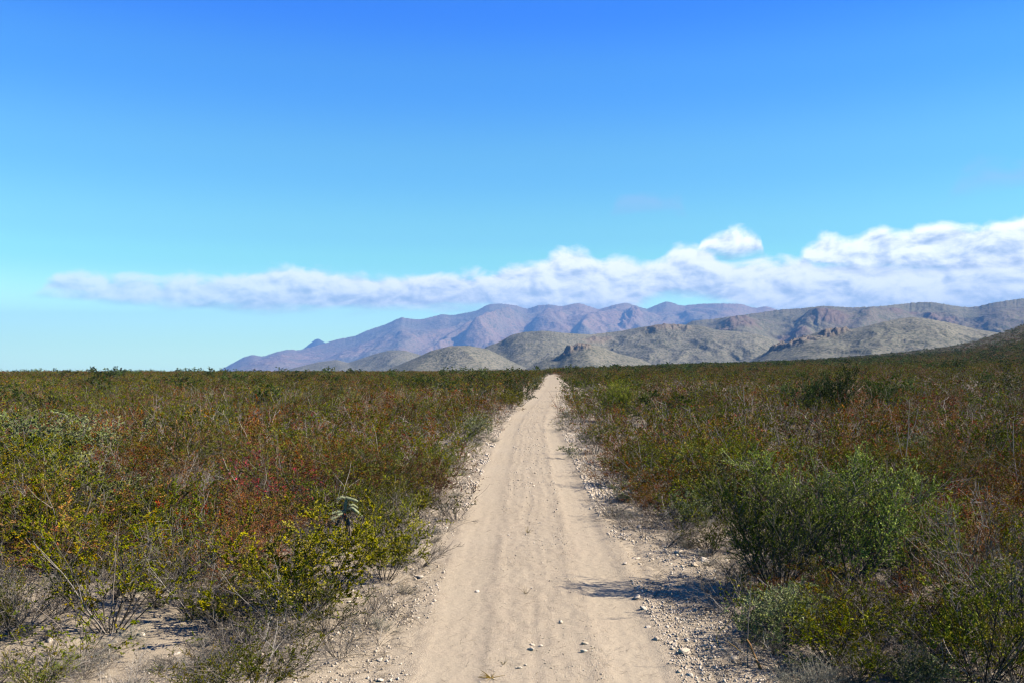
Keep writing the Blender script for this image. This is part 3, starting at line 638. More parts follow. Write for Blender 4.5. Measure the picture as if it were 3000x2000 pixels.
HERO += [
 ('creosote', 130, 2030, 1880, 1.2, 'low olive creosote in the bottom left corner'),
 ('creosote', 590, 2060, 1900, 1.2, 'olive creosote tip rising from the bottom edge beside the open sand'),
 ('dead', 260, 1975, 1900, 1.7, 'flat grey dead twigs on the open sand near the bottom left'),
 ('tuft', 480, 1955, 1905, 1.5, 'small grey tuft on the open sand near the bottom'),
 ('dead', 700, 1900, 1790, 1.6, 'low grey dead shrub on the sand between two olive creosotes near the bottom'),
 ('creosote', 960, 1850, 1690, 1.2, 'small olive creosote hugging the left verge near the bottom'),
 ('dead', 1075, 1830, 1730, 1.5, 'low bare grey twigs on the left verge beneath the rusty shrub'),
 ('dead', 820, 1980, 1880, 1.6, 'flat tangle of grey twigs at the bottom edge left of the track'),
 ('dead', 180, 1790, 1650, 1.6, 'sprawling grey twig shrub left of the vase shaped creosote'),
 ('creosote', 470, 1770, 1600, 1.2, 'olive creosote directly behind the vase shaped one'),
 ('thorn', 700, 1740, 1500, 1.1, 'brown thorn shrub behind the low spreading creosote'),
 ('dead', 2180, 1935, 1840, 1.6, 'low dead brush around the splintered brown stump'),
 ('sage', 2330, 1850, 1700, 1.2, 'pale-leaved low bush right of the broken stalk'),
 ('creosote', 2500, 1990, 1840, 1.3, 'dark low creosote at the bottom edge right of the spiky grey tuft'),
 ('dead', 2560, 1960, 1860, 1.7, 'low dead twigs on the pale soil in the bottom right'),
 ('creosote', 2740, 1950, 1740, 1.2, 'olive creosote left of the tall loose one in the bottom right corner'),
 ('thorn', 2340, 1800, 1640, 1.3, 'low rusty thorn shrub under the green bushes'),
 ('thorn', 2700, 1830, 1640, 1.2, 'rusty thorn shrub beneath the dark green needle-leaved bush'),
 ('creosote', 2080, 1620, 1480, 1.2, 'dark creosote on the right verge left of the green bushes'),
 ('creosote', 2960, 1990, 1760, 1.0, 'olive creosote cut by the right edge near the bottom'),
]
TAKEN = []
for (kd, fx, fy, ty, wf, lab) in HERO:
    x, y, z = at(fx, fy)
    h = (fy - ty) / F * y; sc = h / (KIND[kd]['H'] * 0.97)
    place(kd, x, y, sc, rnd.uniform(0, 6.28), lab, sxy=wf)
    TAKEN.append((x, y, 0.45 * h * wf + 0.1))

# ---- the mass of shrubs
rng = RS(12)
def margin(y, side):
    """half width of the clear strip, ragged"""
    yy = np.asarray(y, float)
    if side < 0: return np.interp(yy, [0, 8, 14, 20, 30, 60, 90, 200], [1.6, 1.55, 1.45, 1.5, 1.4, 1.3, 1.25, 1.15]) + 0.45 * fbm(yy * 0.4, yy * 0 + 1.0, 3)
    return np.interp(yy, [0, 8, 12, 15, 24, 45, 70, 90, 200], [2.0, 2.1, 2.3, 1.5, 1.4, 1.35, 1.25, 1.1, 1.05]) + 0.55 * fbm(yy * 0.4, yy * 0 + 8.0, 3)
def scatter_field(y0, y1, spacing, smax=0.64):
    pts = []
    for y in np.arange(y0, y1, spacing):
        w = smax * y + 2.0; n = int(2 * w / spacing)
        x = np.linspace(-w, w, n) + rng.uniform(-0.45, 0.45, n) * spacing; yv = y + rng.uniform(-0.45, 0.45, n) * spacing
        pts.append(np.stack([x, yv], 1))
    return np.concatenate(pts)
bands = [scatter_field(8.0, 26, 0.80), scatter_field(26, 60, 1.02), scatter_field(60, 120, 1.35), scatter_field(120, 230, 1.7), scatter_field(230, 420, 3.0)]
PT = np.concatenate(bands)
off = PT[:, 0] - track_x(PT[:, 1])
ok = np.where(off < 0, -off > margin(PT[:, 1], -1) + 0.3, off > margin(PT[:, 1], 1) + 0.3)
_r = PT[:, 0] / PT[:, 1]
ok &= ~((PT[:, 1] < 10.6) & (_r < -0.335) & (_r > -0.56))         # open sand bottom left
ok &= ~((PT[:, 1] < 11.6) & (_r < 0.16) & (_r > -0.34))
open_ = fbm(PT[:, 0] * 0.33 + 5, PT[:, 1] * 0.33, 2)
ok &= ~((open_ < -0.33) & (PT[:, 1] < 70))
PT = PT[ok]
tk = np.array(TAKEN); d2 = ((PT[:, None, :] - tk[None, :, :2]) ** 2).sum(-1)
PT = PT[(d2 > (tk[None, :, 2] * 0.75) ** 2).all(1)]
_cx, _cy, _ = at(1022, 1612); PT = PT[~((np.abs(PT[:, 0] / PT[:, 1] - _cx / _cy) < 0.045) & (PT[:, 1] < _cy + 0.5))]
X, Y = PT[:, 0], PT[:, 1]
nA = fbm(X / 9 + 2, Y / 14, 3); nB = fbm(X / 5 + 20, Y / 8, 2)
u = rng.rand(len(PT))
# bands of red-brown thorn scrub and olive creosote
redness = 0.52 + 0.9 * nA + 0.16 * np.exp(-((Y - 42) / 16) ** 2) - 0.10 * np.exp(-((Y - 20) / 6) ** 2) + 0.10 * sstep(4, 30, X) - 0.12 * np.exp(-((Y - 95) / 30) ** 2)
kinds = np.where(u < redness * 0.74, 'thorn', 'creosote').astype(object)
v = rng.rand(len(PT))
kinds[v < 0.09 + 0.14 * nB] = 'dead'
kinds[v > 0.982] = 'sage'
kinds[(v > 0.966) & (v <= 0.982) & (Y > 38)] = 'dark'
kinds[(v > 0.952) & (v <= 0.958) & (Y < 60)] = 'red'
kinds[(v > 0.94) & (v <= 0.952) & (Y < 60)] = 'green'
scl = rng.uniform(0.6, 1.15, len(PT)) * (1 + 0.25 * fbm(X / 3.5 + 50, Y / 3.5, 2)); scl[kinds == 'dark'] *= np.interp(Y[kinds == 'dark'], [30, 90, 200], [0.8, 1.0, 1.3]); scl[kinds == 'green'] *= 0.62; scl[kinds == 'sage'] *= 1.15
scl *= 1 - 0.30 * np.exp(-((np.abs(X - track_x(Y)) - 2.2) / 0.5) ** 2)
rot = rng.uniform(0, 6.28, len(PT)); wid = rng.uniform(1.05, 1.45, len(PT)) * np.interp(Y, [60, 120, 230, 420], [1.0, 1.15, 1.4, 2.2])
scl = np.where(Y < 11.5, scl * 0.72, scl)
order = np.argsort(Y)
inview = (np.abs(X / Y) < 0.5625 + 0.6 / Y)
LABEL = {
 'creosote': ('olive green creosote bush crowded among other shrubs %s of the track', 'creosote bushes in the open scrub %s of the track'),
 'thorn': ('reddish brown twiggy thorn shrub crowded among other shrubs %s of the track', 'red-brown thorn shrubs in the scrub %s of the track'),
 'dead': ('leafless grey twig shrub standing among leafy ones %s of the track', 'bare grey shrubs in the scrub %s of the track'),
 'dark': ('distant dark green rounded bush standing out above the scrub %s of the track', 'dark evergreen bushes dotted %s of the track'),
 'sage': ('silvery sage bush half hidden in the scrub %s of the track', 'silvery sage bushes %s of the track'),
 'red': ('shrub with crimson leaves half hidden in the scrub %s of the track', 'crimson leaved shrubs %s of the track'),
 'green': ('fresh green fine-leaved bush half hidden in the scrub %s of the track', 'fresh green bushes %s of the track')}
count = {}; rest = []
SHORT = [(at(h[1], h[2])[:2], h[5]) for h in HERO]
used_labels = set(h[5] for h in HERO)
PLAIN = {'creosote': 'olive creosote bush', 'thorn': 'reddish thorn shrub', 'dead': 'leafless grey shrub', 'dark': 'dark green bush', 'sage': 'silvery sage bush', 'red': 'crimson leaved shrub', 'green': 'fine-leaved green bush'}
def own_label(k, x, y, sc):
    """a plant near one that can be pointed at is told by its size and its place beside it"""
    d = [(math.hypot(p[0] - x, p[1] - y), p, l) for p, l in SHORT if abs(p[1] - y) < 4 and p[1] < 40]
    size = 'small' if sc < 0.84 else 'tall' if sc > 1.0 else 'middling'
    for dist, p, l in sorted(d, key=lambda q: q[0])[:3]:
        if dist > 2.6: break
        rel = 'behind' if y - p[1] > abs(x - p[0]) else 'in front of' if p[1] - y > abs(x - p[0]) else 'left of' if x < p[0] else 'right of'
        ref = ' '.join(l.replace(',', '').split()[:7])
        while ref.split()[-1] in ('the', 'a', 'of', 'with', 'on', 'at', 'in', 'and', 'by', 'to', 'that', 'just', 'its', 'from', 'near', 'between', 'behind', 'over', 'out', 'rising', 'cut', 'below', 'above', 'under', 'beside', 'left', 'right', 'bare', 'open', 'pale', 'casting', 'bottom', 'hanging', 'dark', 'broken', 'where', 'dry', 'is'): ref = ' '.join(ref.split()[:-1])
        t = '%s %s %s the %s' % (size, PLAIN[k], rel, ref)
        if t not in used_labels and len(t.split()) <= 16:
            used_labels.add(t); return t
    return None
for i in order:
    k = kinds[i]
    if inview[i] and count.get(k, 0) < 300 and Y[i] < 150:
        count[k] = count.get(k, 0) + 1
        side = 'left' if X[i] < track_x(Y[i]) else 'right'
        near = Y[i] < 21
        place(k, X[i], Y[i], scl[i], rot[i], own_label(k, X[i], Y[i], scl[i]) or LABEL[k][0] % (('close by, ' if near else 'farther off, ') + side), LABEL[k][1] % side, near=near, sxy=wid[i])
    else: rest.append(i)

# ---- geometry-node scatter for what nobody could count
def scatter(name, pts, rots, scales, idx, meshes, label, cat):
    pts = np.asarray(pts, np.float32); n = len(pts)
    me = bpy.data.meshes.new(name); me.vertices.add(n); me.vertices.foreach_set('co', pts.ravel())
    a = me.attributes.new('rot', 'FLOAT_VECTOR', 'POINT'); a.data.foreach_set('vector', np.asarray(rots, np.float32).ravel())
    a = me.attributes.new('scl', 'FLOAT_VECTOR', 'POINT'); a.data.foreach_set('vector', np.asarray(scales, np.float32).ravel())
    a = me.attributes.new('idx', 'INT', 'POINT'); a.data.foreach_set('value', np.asarray(idx, np.int32))
    o = link(name, me, label=label, cat=cat, kind='stuff')
    t = bpy.data.node_groups.new(name, 'GeometryNodeTree')
    t.interface.new_socket('Geometry', in_out='INPUT', socket_type='NodeSocketGeometry'); t.interface.new_socket('Geometry', in_out='OUTPUT', socket_type='NodeSocketGeometry')
    gi = t.nodes.new('NodeGroupInput'); go = t.nodes.new('NodeGroupOutput'); join = t.nodes.new('GeometryNodeJoinGeometry')
    def attr(nm, ty):
        nd = t.nodes.new('GeometryNodeInputNamedAttribute'); nd.data_type = ty; nd.inputs['Name'].default_value = nm; return nd.outputs['Attribute']
    ar, as_, ai = attr('rot', 'FLOAT_VECTOR'), attr('scl', 'FLOAT_VECTOR'), attr('idx', 'INT')
    e2r = t.nodes.new('FunctionNodeEulerToRotation'); t.links.new(ar, e2r.inputs[0])
    for k, m in enumerate(meshes):
        src = bpy.data.objects.new(name + '_source', m)
        oi = t.nodes.new('GeometryNodeObjectInfo'); oi.inputs['Object'].default_value = src
        cmp_ = t.nodes.new('FunctionNodeCompare'); cmp_.data_type = 'INT'; cmp_.operation = 'EQUAL'
        ints = [s for s in cmp_.inputs if s.type == 'INT']; t.links.new(ai, ints[0]); ints[1].default_value = k
        iop = t.nodes.new('GeometryNodeInstanceOnPoints')
        t.links.new(gi.outputs[0], iop.inputs['Points']); t.links.new(cmp_.outputs[0], iop.inputs['Selection'])
        t.links.new(oi.outputs['Geometry'], iop.inputs['Instance']); t.links.new(e2r.outputs[0], iop.inputs['Rotation']); t.links.new(as_, iop.inputs['Scale'])
        t.links.new(iop.outputs[0], join.inputs[0])
    t.links.new(join.outputs[0], go.inputs[0])
    md = o.modifiers.new('scatter', 'NODES'); md.node_group = t
    return o
rest = np.array(rest)
# sparse shrubs up the slope on the right
ns = 9000; hy = rng.uniform(200, 830, ns); hs_ = rng.uniform(0.04, 0.64, ns); hx = hs_ * hy
hk = np.where(rng.rand(ns) < 0.12, 'dark', np.where(rng.rand(ns) < 0.6, 'creosote', 'thorn')).astype(object)
ax = np.concatenate([X[rest], hx]); ay = np.concatenate([Y[rest], hy]); ak = np.concatenate([kinds[rest], hk])
asc = np.concatenate([scl[rest], rng.uniform(0.8, 1.5, ns)]); aw = np.concatenate([wid[rest], rng.uniform(1.4, 2.2, ns)])
ak[ak == 'red'] = 'thorn'
MESHES = []; IDX = {}
for k in FARM:
    for ms, l in ((MIDM[k], 0), (FARM[k], 1)):
        IDX[(k, l)] = []
        for m in ms: IDX[(k, l)].append(len(MESHES)); MESHES.append(m)
ii = np.array([IDX[(k, int(yv > 55))][rng.randint(len(IDX[(k, int(yv > 55))]))] for k, yv in zip(ak, ay)])
az_ = ground_z(ax, ay)
scatter('shrubland', np.stack([ax, ay, az_], 1), np.stack([rng.normal(0, 0.06, len(ax)), rng.normal(0, 0.06, len(ax)), rng.uniform(0, 6.28, len(ax))], 1),
        np.stack([asc * aw, asc * aw, asc], 1), ii, MESHES, 'mass of red-brown and olive desert shrubs spreading to the horizon', 'shrubs')

# ---- dry undergrowth between the shrubs
nu = 3000; uy = 7.2 * np.exp(rng.rand(nu) ** 0.9 * math.log(48 / 7.2)); ux = rng.uniform(-0.6, 0.6, nu) * uy
uo = ux - track_x(uy); keep = np.where(uo < 0, -uo > margin(uy, -1) - 0.15, uo > margin(uy, 1) - 0.25)
keep &= ~((uy < 10.6) & (ux / uy < -0.32) & (ux / uy > -0.56) & (rng.rand(nu) < 0.8)); keep &= ~((uy < 12.5) & (uo < 0) & (uo > -2.6) & (rng.rand(nu) < 0.6)); keep &= (np.abs(ux / uy - _cx / _cy) > 0.03) | (uy > _cy)
ux, uy = ux[keep], uy[keep]; nu = len(ux)
UM = [plant_meshes('dead', 700, 1, H=0.9), plant_meshes('dead', 701, 1, H=0.9), plant_meshes('tuft', 702, 0), plant_meshes('tuft', 703, 0, H=0.3), MIDM['creosote'][0], MIDM['thorn'][0], MIDM['sage'][0]]
ui = rng.choice(7, nu, p=[0.30, 0.25, 0.20, 0.11, 0.10, 0.0, 0.04]); us_ = rng.uniform(0.25, 0.5, nu) * np.where((ui == 2) | (ui == 3), 1.3, 1.0)
scatter('undergrowth', np.stack([ux, uy, surf_z(ux, uy)], 1), np.stack([rng.normal(0, 0.15, nu), rng.normal(0, 0.15, nu), rng.uniform(0, 6.28, nu)], 1), np.stack([us_ * 1.5, us_ * 1.5, us_], 1), ui, UM, 'low dry undergrowth and dead twigs between the shrubs', 'undergrowth')

# ------------------------------------------------------------------ stones, gravel, twigs
_g = (1 + 5 ** 0.5) / 2
ICO_V = np.array([(-1, _g, 0), (1, _g, 0), (-1, -_g, 0), (1, -_g, 0), (0, -1, _g), (0, 1, _g), (0, -1, -_g), (0, 1, -_g), (_g, 0, -1), (_g, 0, 1), (-_g, 0, -1), (-_g, 0, 1)], float); ICO_V /= np.linalg.norm(ICO_V[0])
ICO_F = [(0, 11, 5), (0, 5, 1), (0, 1, 7), (0, 7, 10), (0, 10, 11), (1, 5, 9), (5, 11, 4), (11, 10, 2), (10, 7, 6), (7, 1, 8), (3, 9, 4), (3, 4, 2), (3, 2, 6), (3, 6, 8), (3, 8, 9), (4, 9, 5), (2, 4, 11), (6, 2, 10), (8, 6, 7), (9, 8, 1)]
def rock_mesh(seed, sub, flat=0.6, angular=0.22):
    r = RS(seed); V = [tuple(v) for v in ICO_V]; Fc = list(ICO_F)
    for _ in range(sub):
        mid = {}; nf = []
        def mp(a, b):
            key = (min(a, b), max(a, b))
            if key not in mid:
                q = np.array(V[a]) + np.array(V[b]); V.append(tuple(q / np.linalg.norm(q))); mid[key] = len(V) - 1
            return mid[key]
        for a, b, c in Fc:
            x, y, z = mp(a, b), mp(b, c), mp(c, a); nf += [(a, x, z), (b, y, x), (c, z, y), (x, y, z)]
        Fc = nf
    V = np.array(V)
    for _ in range(14):                                 # chop facets
        n = unit(r.normal(0, 1, 3)); lim = r.uniform(0.45, 0.85); d = V @ n
        V = V - np.maximum(d - lim, 0)[:, None] * n
    V *= 1 + r.normal(0, angular * 0.3, (len(V), 1))
    V *= np.array([r.uniform(0.8, 1.2), r.uniform(0.65, 1.0), flat * r.uniform(0.7, 1.2)])
    return build_mesh('stone', V, tris=Fc, mats=[MAT_STONE])
STONES = [rock_mesh(40 + i, 1, 0.55) for i in range(10)]
PEB = [rock_mesh(70 + i, 0, 0.7) for i in range(5)]
def put_stone(x, y, r, label, group=None, var=None, sink=0.35):
    o = bpy.data.objects.new('stone', STONES[(rnd.randrange(99) if var is None else var) % len(STONES)]); col.objects.link(o)
    o.location = (x, y, float(surf_z(x, y)[0]) + r * 0.12); o.scale = (r, r, r)
    o.rotation_euler = (rnd.uniform(-0.25, 0.25), rnd.uniform(-0.25, 0.25), rnd.uniform(0, 6.28)); tag(o, label, 'stone', group)
SH = [(1918, 1868, 24, 'pinkish wedge shaped stone beside the right rut near the bottom'), (1895, 1832, 17, 'round tan stone just above the wedge shaped stone'), (1883, 1783, 22, 'flat white stone on the right verge below the branch shadow'),
      (1863, 1750, 18, 'pale stone at the lower edge of the branch shadow'), (2000, 1910, 34, 'flat grey slab half buried on the right verge'), (2140, 1930, 26, 'pale stone by the dry stick at the right verge'), (1712, 1882, 20, 'white oval stone in the middle of the track near the bottom'),
      (1642, 1820, 16, 'rounded pale stone between the ruts'), (1555, 1898, 18, 'white stone left of the oval one between the ruts'), (1400, 1727, 11, 'small bright white pebble in the left rut'), (1232, 1692, 18, 'white stone on the left verge under the leaning yellow-green bush'),
      (1985, 1620, 26, 'upright pale stone on the stony right verge'), (1860, 1632, 20, 'pale flat stone at the right edge of the rut'), (2060, 1640, 24, 'grey flat stone between the right verge and the green bush'), (1870, 1545, 20, 'white stone beside a dark gap on the right verge'),
      (160, 1870, 22, 'flat pale stone in the open sand left of the vase shaped creosote'), (425, 1852, 20, 'pale stone in the open sand right of the vase shaped creosote'), (470, 1800, 28, 'larger pale rock at the back of the open sand patch'), (530, 1905, 16, 'small pale stone at the front of the open sand patch'), (2030, 1655, 20, 'brown stone next to the grey flat stone')]
for px, py, rp, lab in SH:
    x, y, z = at(px, py); put_stone(x, y, 0.8 * rp / F * y, lab)
# loose stones one can still pick out
ns = 0
for _ in range(4000):
    if ns >= 280: break
    y = 7.3 * math.exp(rng.rand() ** 1.3 * math.log(30 / 7.3)); z = rng.rand()
    if z < 0.42: o_ = rng.uniform(1.1, 2.7)
    elif z < 0.62: o_ = -rng.uniform(1.15, 2.3)
    elif z < 0.9: o_ = rng.normal(0, 0.36)
    else: o_ = rng.uniform(-4.5, -2.2)
    x = float(track_x(y)) + o_
    if abs(o_ + 0.78) < 0.3 or abs(o_ - 0.8) < 0.28:
        if rng.rand() > 0.12: continue
    if abs(x / y) > 0.55: continue
    r = 0.0105 * math.exp(abs(rng.normal(0, 0.55))) * (1.25 if abs(o_) > 1.1 else 1.0) * (1 + y / 60); r = min(r, 0.04)
    where = 'on the right verge of the track' if o_ > 1.0 else 'on the left verge of the track' if o_ < -1.0 else 'between the ruts of the track'
    put_stone(x, y, r, 'loose pale stone lying ' + where, 'loose stones ' + where); ns += 1

def gravel(n, y0, y1, rmin, rmax):
    y = y0 * np.exp(rng.rand(n) * math.log(y1 / y0)); q = rng.rand(n)
    o_ = np.where(q < 0.14, rng.normal(0, 0.45, n), np.where(q < 0.66, 1.12 + np.abs(rng.normal(0, 0.75, n)), -1.1 - np.abs(rng.normal(0, 0.8, n))))
    o_ = np.where((q > 0.9) & (o_ > 0.9), 1.14 + rng.normal(0, 0.05, n), o_); o_ = np.where((q > 0.10) & (q < 0.125), 0.47 + rng.normal(0, 0.05, n), o_)
    o_ = np.where((q < 0.015), -0.47 + rng.normal(0, 0.06, n), o_)
    keep = (np.minimum(np.abs(o_ + 0.78) / 0.27, np.abs(o_ - 0.8) / 0.25) > 1) | (rng.rand(n) < 0.04)
    y, o_ = y[keep], o_[keep]; x = track_x(y) + o_
    r = rmin * (rmax / rmin) ** (rng.rand(len(y)) ** 2.2) * np.clip(y / 9, 1, 2.5) * np.where(np.abs(o_) < 0.9, 0.7, 1.35)
    return x, y, r
x1, y1, r1 = gravel(90000, 6.5, 60, 0.0032, 0.018)
_k = fbm(x1 * 0.9, y1 * 0.45, 4) + 0.3 * rng.normal(0, 1, len(x1)) * 0.5 > 0.10
x1, y1, r1 = x1[_k], y1[_k], r1[_k]
n2 = 9000; y2 = 6.8 * np.exp(rng.rand(n2) * math.log(3.0)); x2 = rng.uniform(-0.6, 0.6, n2) * y2; k2 = np.abs(x2 - track_x(y2)) > 1.6; x2, y2 = x2[k2], y2[k2]; r2 = 0.004 * 5 ** (rng.rand(len(x2)) ** 2)
gx_, gy_, gr_ = np.concatenate([x1, x2]), np.concatenate([y1, y2]), np.concatenate([r1, r2])
n = len(gx_)
scatter('gravel', np.stack([gx_, gy_, surf_z(gx_, gy_) + gr_ * 0.15], 1), rng.uniform(0, 6.28, (n, 3)), np.stack([gr_] * 3, 1), rng.randint(0, len(PEB), n), PEB, 'fine pale gravel strewn over the track and its verges', 'gravel')

def twig_mesh(seed, c, n=3, L=1.0, r=0.012):
    r_ = RS(seed); P = Plant(); s = grow(r_, np.array([-L / 2, 0, 0.0]), np.array([1.0, 0, 0.02]), L, 6, 0.16, 0)
    P.line(s, r, r * 0.4, c)
    for j in range(n):
        q = r_.randint(1, 5); P.line(grow(r_, s[q], off_dir(r_, unit(s[q + 1] - s[q]), 0.7), L * r_.uniform(0.15, 0.4), 3, 0.2, 0), r * 0.6, r * 0.3, c)
    V, Q, C = P.tubes(); V[:, 2] = np.abs(V[:, 2]) * 0.5
    return build_mesh('twig', V, Q, mats=[MAT_BARK], colors=C)
TW = [twig_mesh(1, (0.17, 0.13, 0.10)), twig_mesh(2, (0.10, 0.075, 0.06), 4), twig_mesh(3, (0.32, 0.24, 0.13), 1), twig_mesh(4, (0.26, 0.24, 0.22), 5), twig_mesh(5, (0.07, 0.055, 0.045), 3)]
n = 9000; ty = 7.0 * np.exp(rng.rand(n) * math.log(45 / 7.0)); sd = np.where(rng.rand(n) < 0.55, 1, -1)
to = np.where(rng.rand(n) < 0.2, rng.normal(0, 0.9, n), sd * (1.25 + np.abs(rng.normal(0, 0.9, n)))); tx = track_x(ty) + to
q = n // 3; tx[:q] = rng.uniform(-0.58, 0.58, q) * ty[:q]
tl = rng.uniform(0.05, 0.22, n) * np.where(np.abs(tx - track_x(ty)) < 1.2, 0.5, 1.0)
scatter('twig_litter', np.stack([tx, ty, surf_z(tx, ty) + 0.006], 1), np.stack([rng.normal(0, 0.06, n), rng.normal(0, 0.08, n), rng.uniform(0, 6.28, n)], 1), np.stack([tl] * 3, 1), rng.randint(0, len(TW), n), TW, 'broken twigs and dry stems littering the verges', 'twigs')

# ------------------------------------------------------------------ cholla cactus
def cactus():
    x, y, z = at(1022, 1612); px = y / F                  # metres per photo pixel there
    o = bpy.data.objects.new('cholla_cactus', None); col.objects.link(o); o.location = (x, y, z); o.empty_display_size = 0.2
    tag(o, 'small cholla cactus with fat pale green arms and brown drooping lower joints', 'cactus')
    def P(a, b, d=0.0): return np.array([(a - 1022) * px, d * px, (1612 - b) * px])
    def joint(name, pts, r, c, seed):
        r_ = RS(seed); pts = np.array(pts); t = np.linspace(0, 1, 22); k = np.linspace(0, 1, len(pts))
        C = np.stack([np.interp(t, k, pts[:, i]) for i in range(3)], 1); C[1:-1] = (C[2:] + C[:-2] + 2 * C[1:-1]) / 4; C += 0.002 * np.cumsum(r_.normal(0, 0.4, C.shape), 0)
        tan = np.gradient(C, axis=0); tan /= np.linalg.norm(tan, axis=1)[:, None]
        ref = np.array([0.2, 1.0, 0.1]); u = np.cross(tan, ref); u /= np.linalg.norm(u, axis=1)[:, None]; w = np.cross(tan, u)
        nc = 16; a = np.arange(nc) * 2 * math.pi / nc
        prof = 0.68 * np.sqrt(np.clip(1 - np.abs(2 * t - 1) ** 8, 0.03, 1)) * (0.9 + 0.12 * np.sin(t * 3.1))
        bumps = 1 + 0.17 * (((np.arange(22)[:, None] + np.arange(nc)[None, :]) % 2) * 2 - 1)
        rad = (r * prof)[:, None] * bumps
        V = C[:, None] + rad[..., None] * (np.cos(a)[None, :, None] * u[:, None] + np.sin(a)[None, :, None] * w[:, None])
        i = np.arange(21)[:, None] * nc; j = np.arange(nc)[None]; j2 = (j + 1) % nc
        Q = np.stack([i + j, i + j2, i + nc + j2, i + nc + j], -1).reshape(-1, 4)
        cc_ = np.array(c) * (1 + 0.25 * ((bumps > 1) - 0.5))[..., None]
        me = build_mesh(name, V.reshape(-1, 3), Q, mats=[MAT_CACTUS], colors=cc_.reshape(-1, 3), smooth=True)
        ob = bpy.data.objects.new(name, me); col.objects.link(ob); ob.parent = o
        S_ = Plant()                                     # spines
        for _ in range(int(110 * (2 if r > 0.02 else 1))):
            q_ = r_.randint(1, 21); b_ = r_.randint(nc); p0 = V[q_, b_]; d_ = unit(p0 - C[q_] + 0.5 * r * r_.normal(0, 1, 3))
            S_.line([p0, p0 + d_ * r_.uniform(0.010, 0.022)], 0.0011, 0.0005, (0.42, 0.40, 0.27))
        sv, sq, sc_ = S_.tubes(); sp = bpy.data.objects.new('spines', build_mesh('spines', sv, sq, mats=[MAT_BARK], colors=sc_)); col.objects.link(sp); sp.parent = ob
    G = (0.23, 0.27, 0.15); G2 = (0.19, 0.225, 0.12); Bn = (0.11, 0.07, 0.05); B2 = (0.15, 0.105, 0.078)
    joint('trunk', [P(1024, 1618), P(1026, 1570), P(1018, 1525), P(1012, 1490)], 0.030, Bn, 1)
    joint('joint', [P(1013, 1500), P(1015, 1475), P(1018, 1450, 4)], 0.030, G, 2)
    joint('joint', [P(1016, 1458), P(1004, 1452, -4), P(992, 1460, -8)], 0.023, G2, 3)
    joint('joint', [P(1014, 1454), P(1032, 1458, -4), P(1052, 1464, -8)], 0.026, G, 4)
    joint('joint', [P(1020, 1490), P(1036, 1484, -6), P(1066, 1508, -14)], 0.029, G, 5)
    joint('joint', [P(1024, 1478), P(1034, 1478, 14), P(1046, 1490, 28)], 0.022, G2, 6)
    joint('joint', [P(1010, 1495), P(990, 1496, -6), P(966, 1503, -14)], 0.027, G, 7)
    joint('joint', [P(1010, 1498), P(994, 1506, -14), P(975, 1516, -26)], 0.027, G, 8)
    joint('hanging_joint', [P(1010, 1500), P(1004, 1530, -12), P(1008, 1560, -16)], 0.019, B2, 9)
    joint('hanging_joint', [P(1022, 1510), P(1030, 1545, -12), P(1032, 1575, -14)], 0.021, Bn, 10)
    joint('hanging_joint', [P(1000, 1510), P(992, 1528, -4), P(984, 1545, -2)], 0.016, B2, 11)
MAT_CACTUS, _N, _o = material('cactus_skin')
_a = _N.n('ShaderNodeAttribute', attribute_name='col').outputs['Color']
_c = _N.n('ShaderNodeTexCoord').outputs['Object']
principled(_N, _o, _N.mix(_N.m('MULTIPLY', _N.noise(_c, 60, 4, 0.6), 0.5), _a, rgb(0.20, 0.20, 0.14)), 0.8, 0.15, bump(_N, _N.noise(_c, 120, 3, 0.6), 0.4, 0.01))
cactus()

# ------------------------------------------------------------------ sticks, stalks, yucca, straw
def sticks(name, label, foot, lines, c, cat='branch', k=5, group=None, part='twig'):
    """lines: lists of (px, py, depth offset in px) drawn from the foot pixel's distance, base radius in px"""
    x, y, z = at(*foot); p = y / F
    o = bpy.data.objects.new(name, None); col.objects.link(o); o.location = (x, y, z); o.empty_display_size = 0.2; tag(o, label, cat, group)
    for i, (pts, r0, r1) in enumerate(lines):
        Pn = np.array([((a - foot[0]) * p, d * p, (foot[1] - b) * p) for a, b, d in pts]); t = np.linspace(0, 1, 4 * (len(Pn) - 1) + 1); kk = np.linspace(0, 1, len(Pn))
        C = np.stack([np.interp(t, kk, Pn[:, q]) for q in range(3)], 1); C[1:-1] = 0.5 * C[1:-1] + 0.25 * (C[2:] + C[:-2])
        C[1:-1] += RS(i + 5).normal(0, 0.5 * p, C[1:-1].shape)
        pl = Plant(); pl.line(C, r0 * p, r1 * p, c if not isinstance(c[0], tuple) else c[i % len(c)]); V, Q, Cc = pl.tubes(k)
        ob = bpy.data.objects.new('stem' if i == 0 else part, build_mesh(part, V, Q, mats=[MAT_BARK], colors=Cc, smooth=True)); col.objects.link(ob); ob.parent = o
sticks('broken_branch', 'broken branch with peeled orange wood sticking out of the left scrub', (1130, 1430), [([(1128, 1432, 0), (1134, 1400, 0), (1130, 1372, 0), (1136, 1350, 0)], 3.0, 2.2), ([(1134, 1352, 0), (1160, 1358, -4), (1180, 1364, -8), (1202, 1378, -10)], 2.6, 1.4), ([(1140, 1352, 0), (1150, 1362, -4), (1196, 1372, -12)], 1.6, 0.8), ([(1132, 1372, 0), (1138, 1390, -6), (1128, 1402, -8)], 1.4, 0.8)], (0.42, 0.27, 0.11))
sticks('fallen_branch', 'long pale dead branch lying slantwise over the left scrub', (1010, 1440), [([(1008, 1440, 0), (1020, 1400, 0), (1050, 1360, 0), (1118, 1341, 0)], 1.8, 0.8), ([(1050, 1360, 0), (1080, 1352, 6), (1100, 1352, 10)], 0.9, 0.5)], (0.36, 0.28, 0.25))
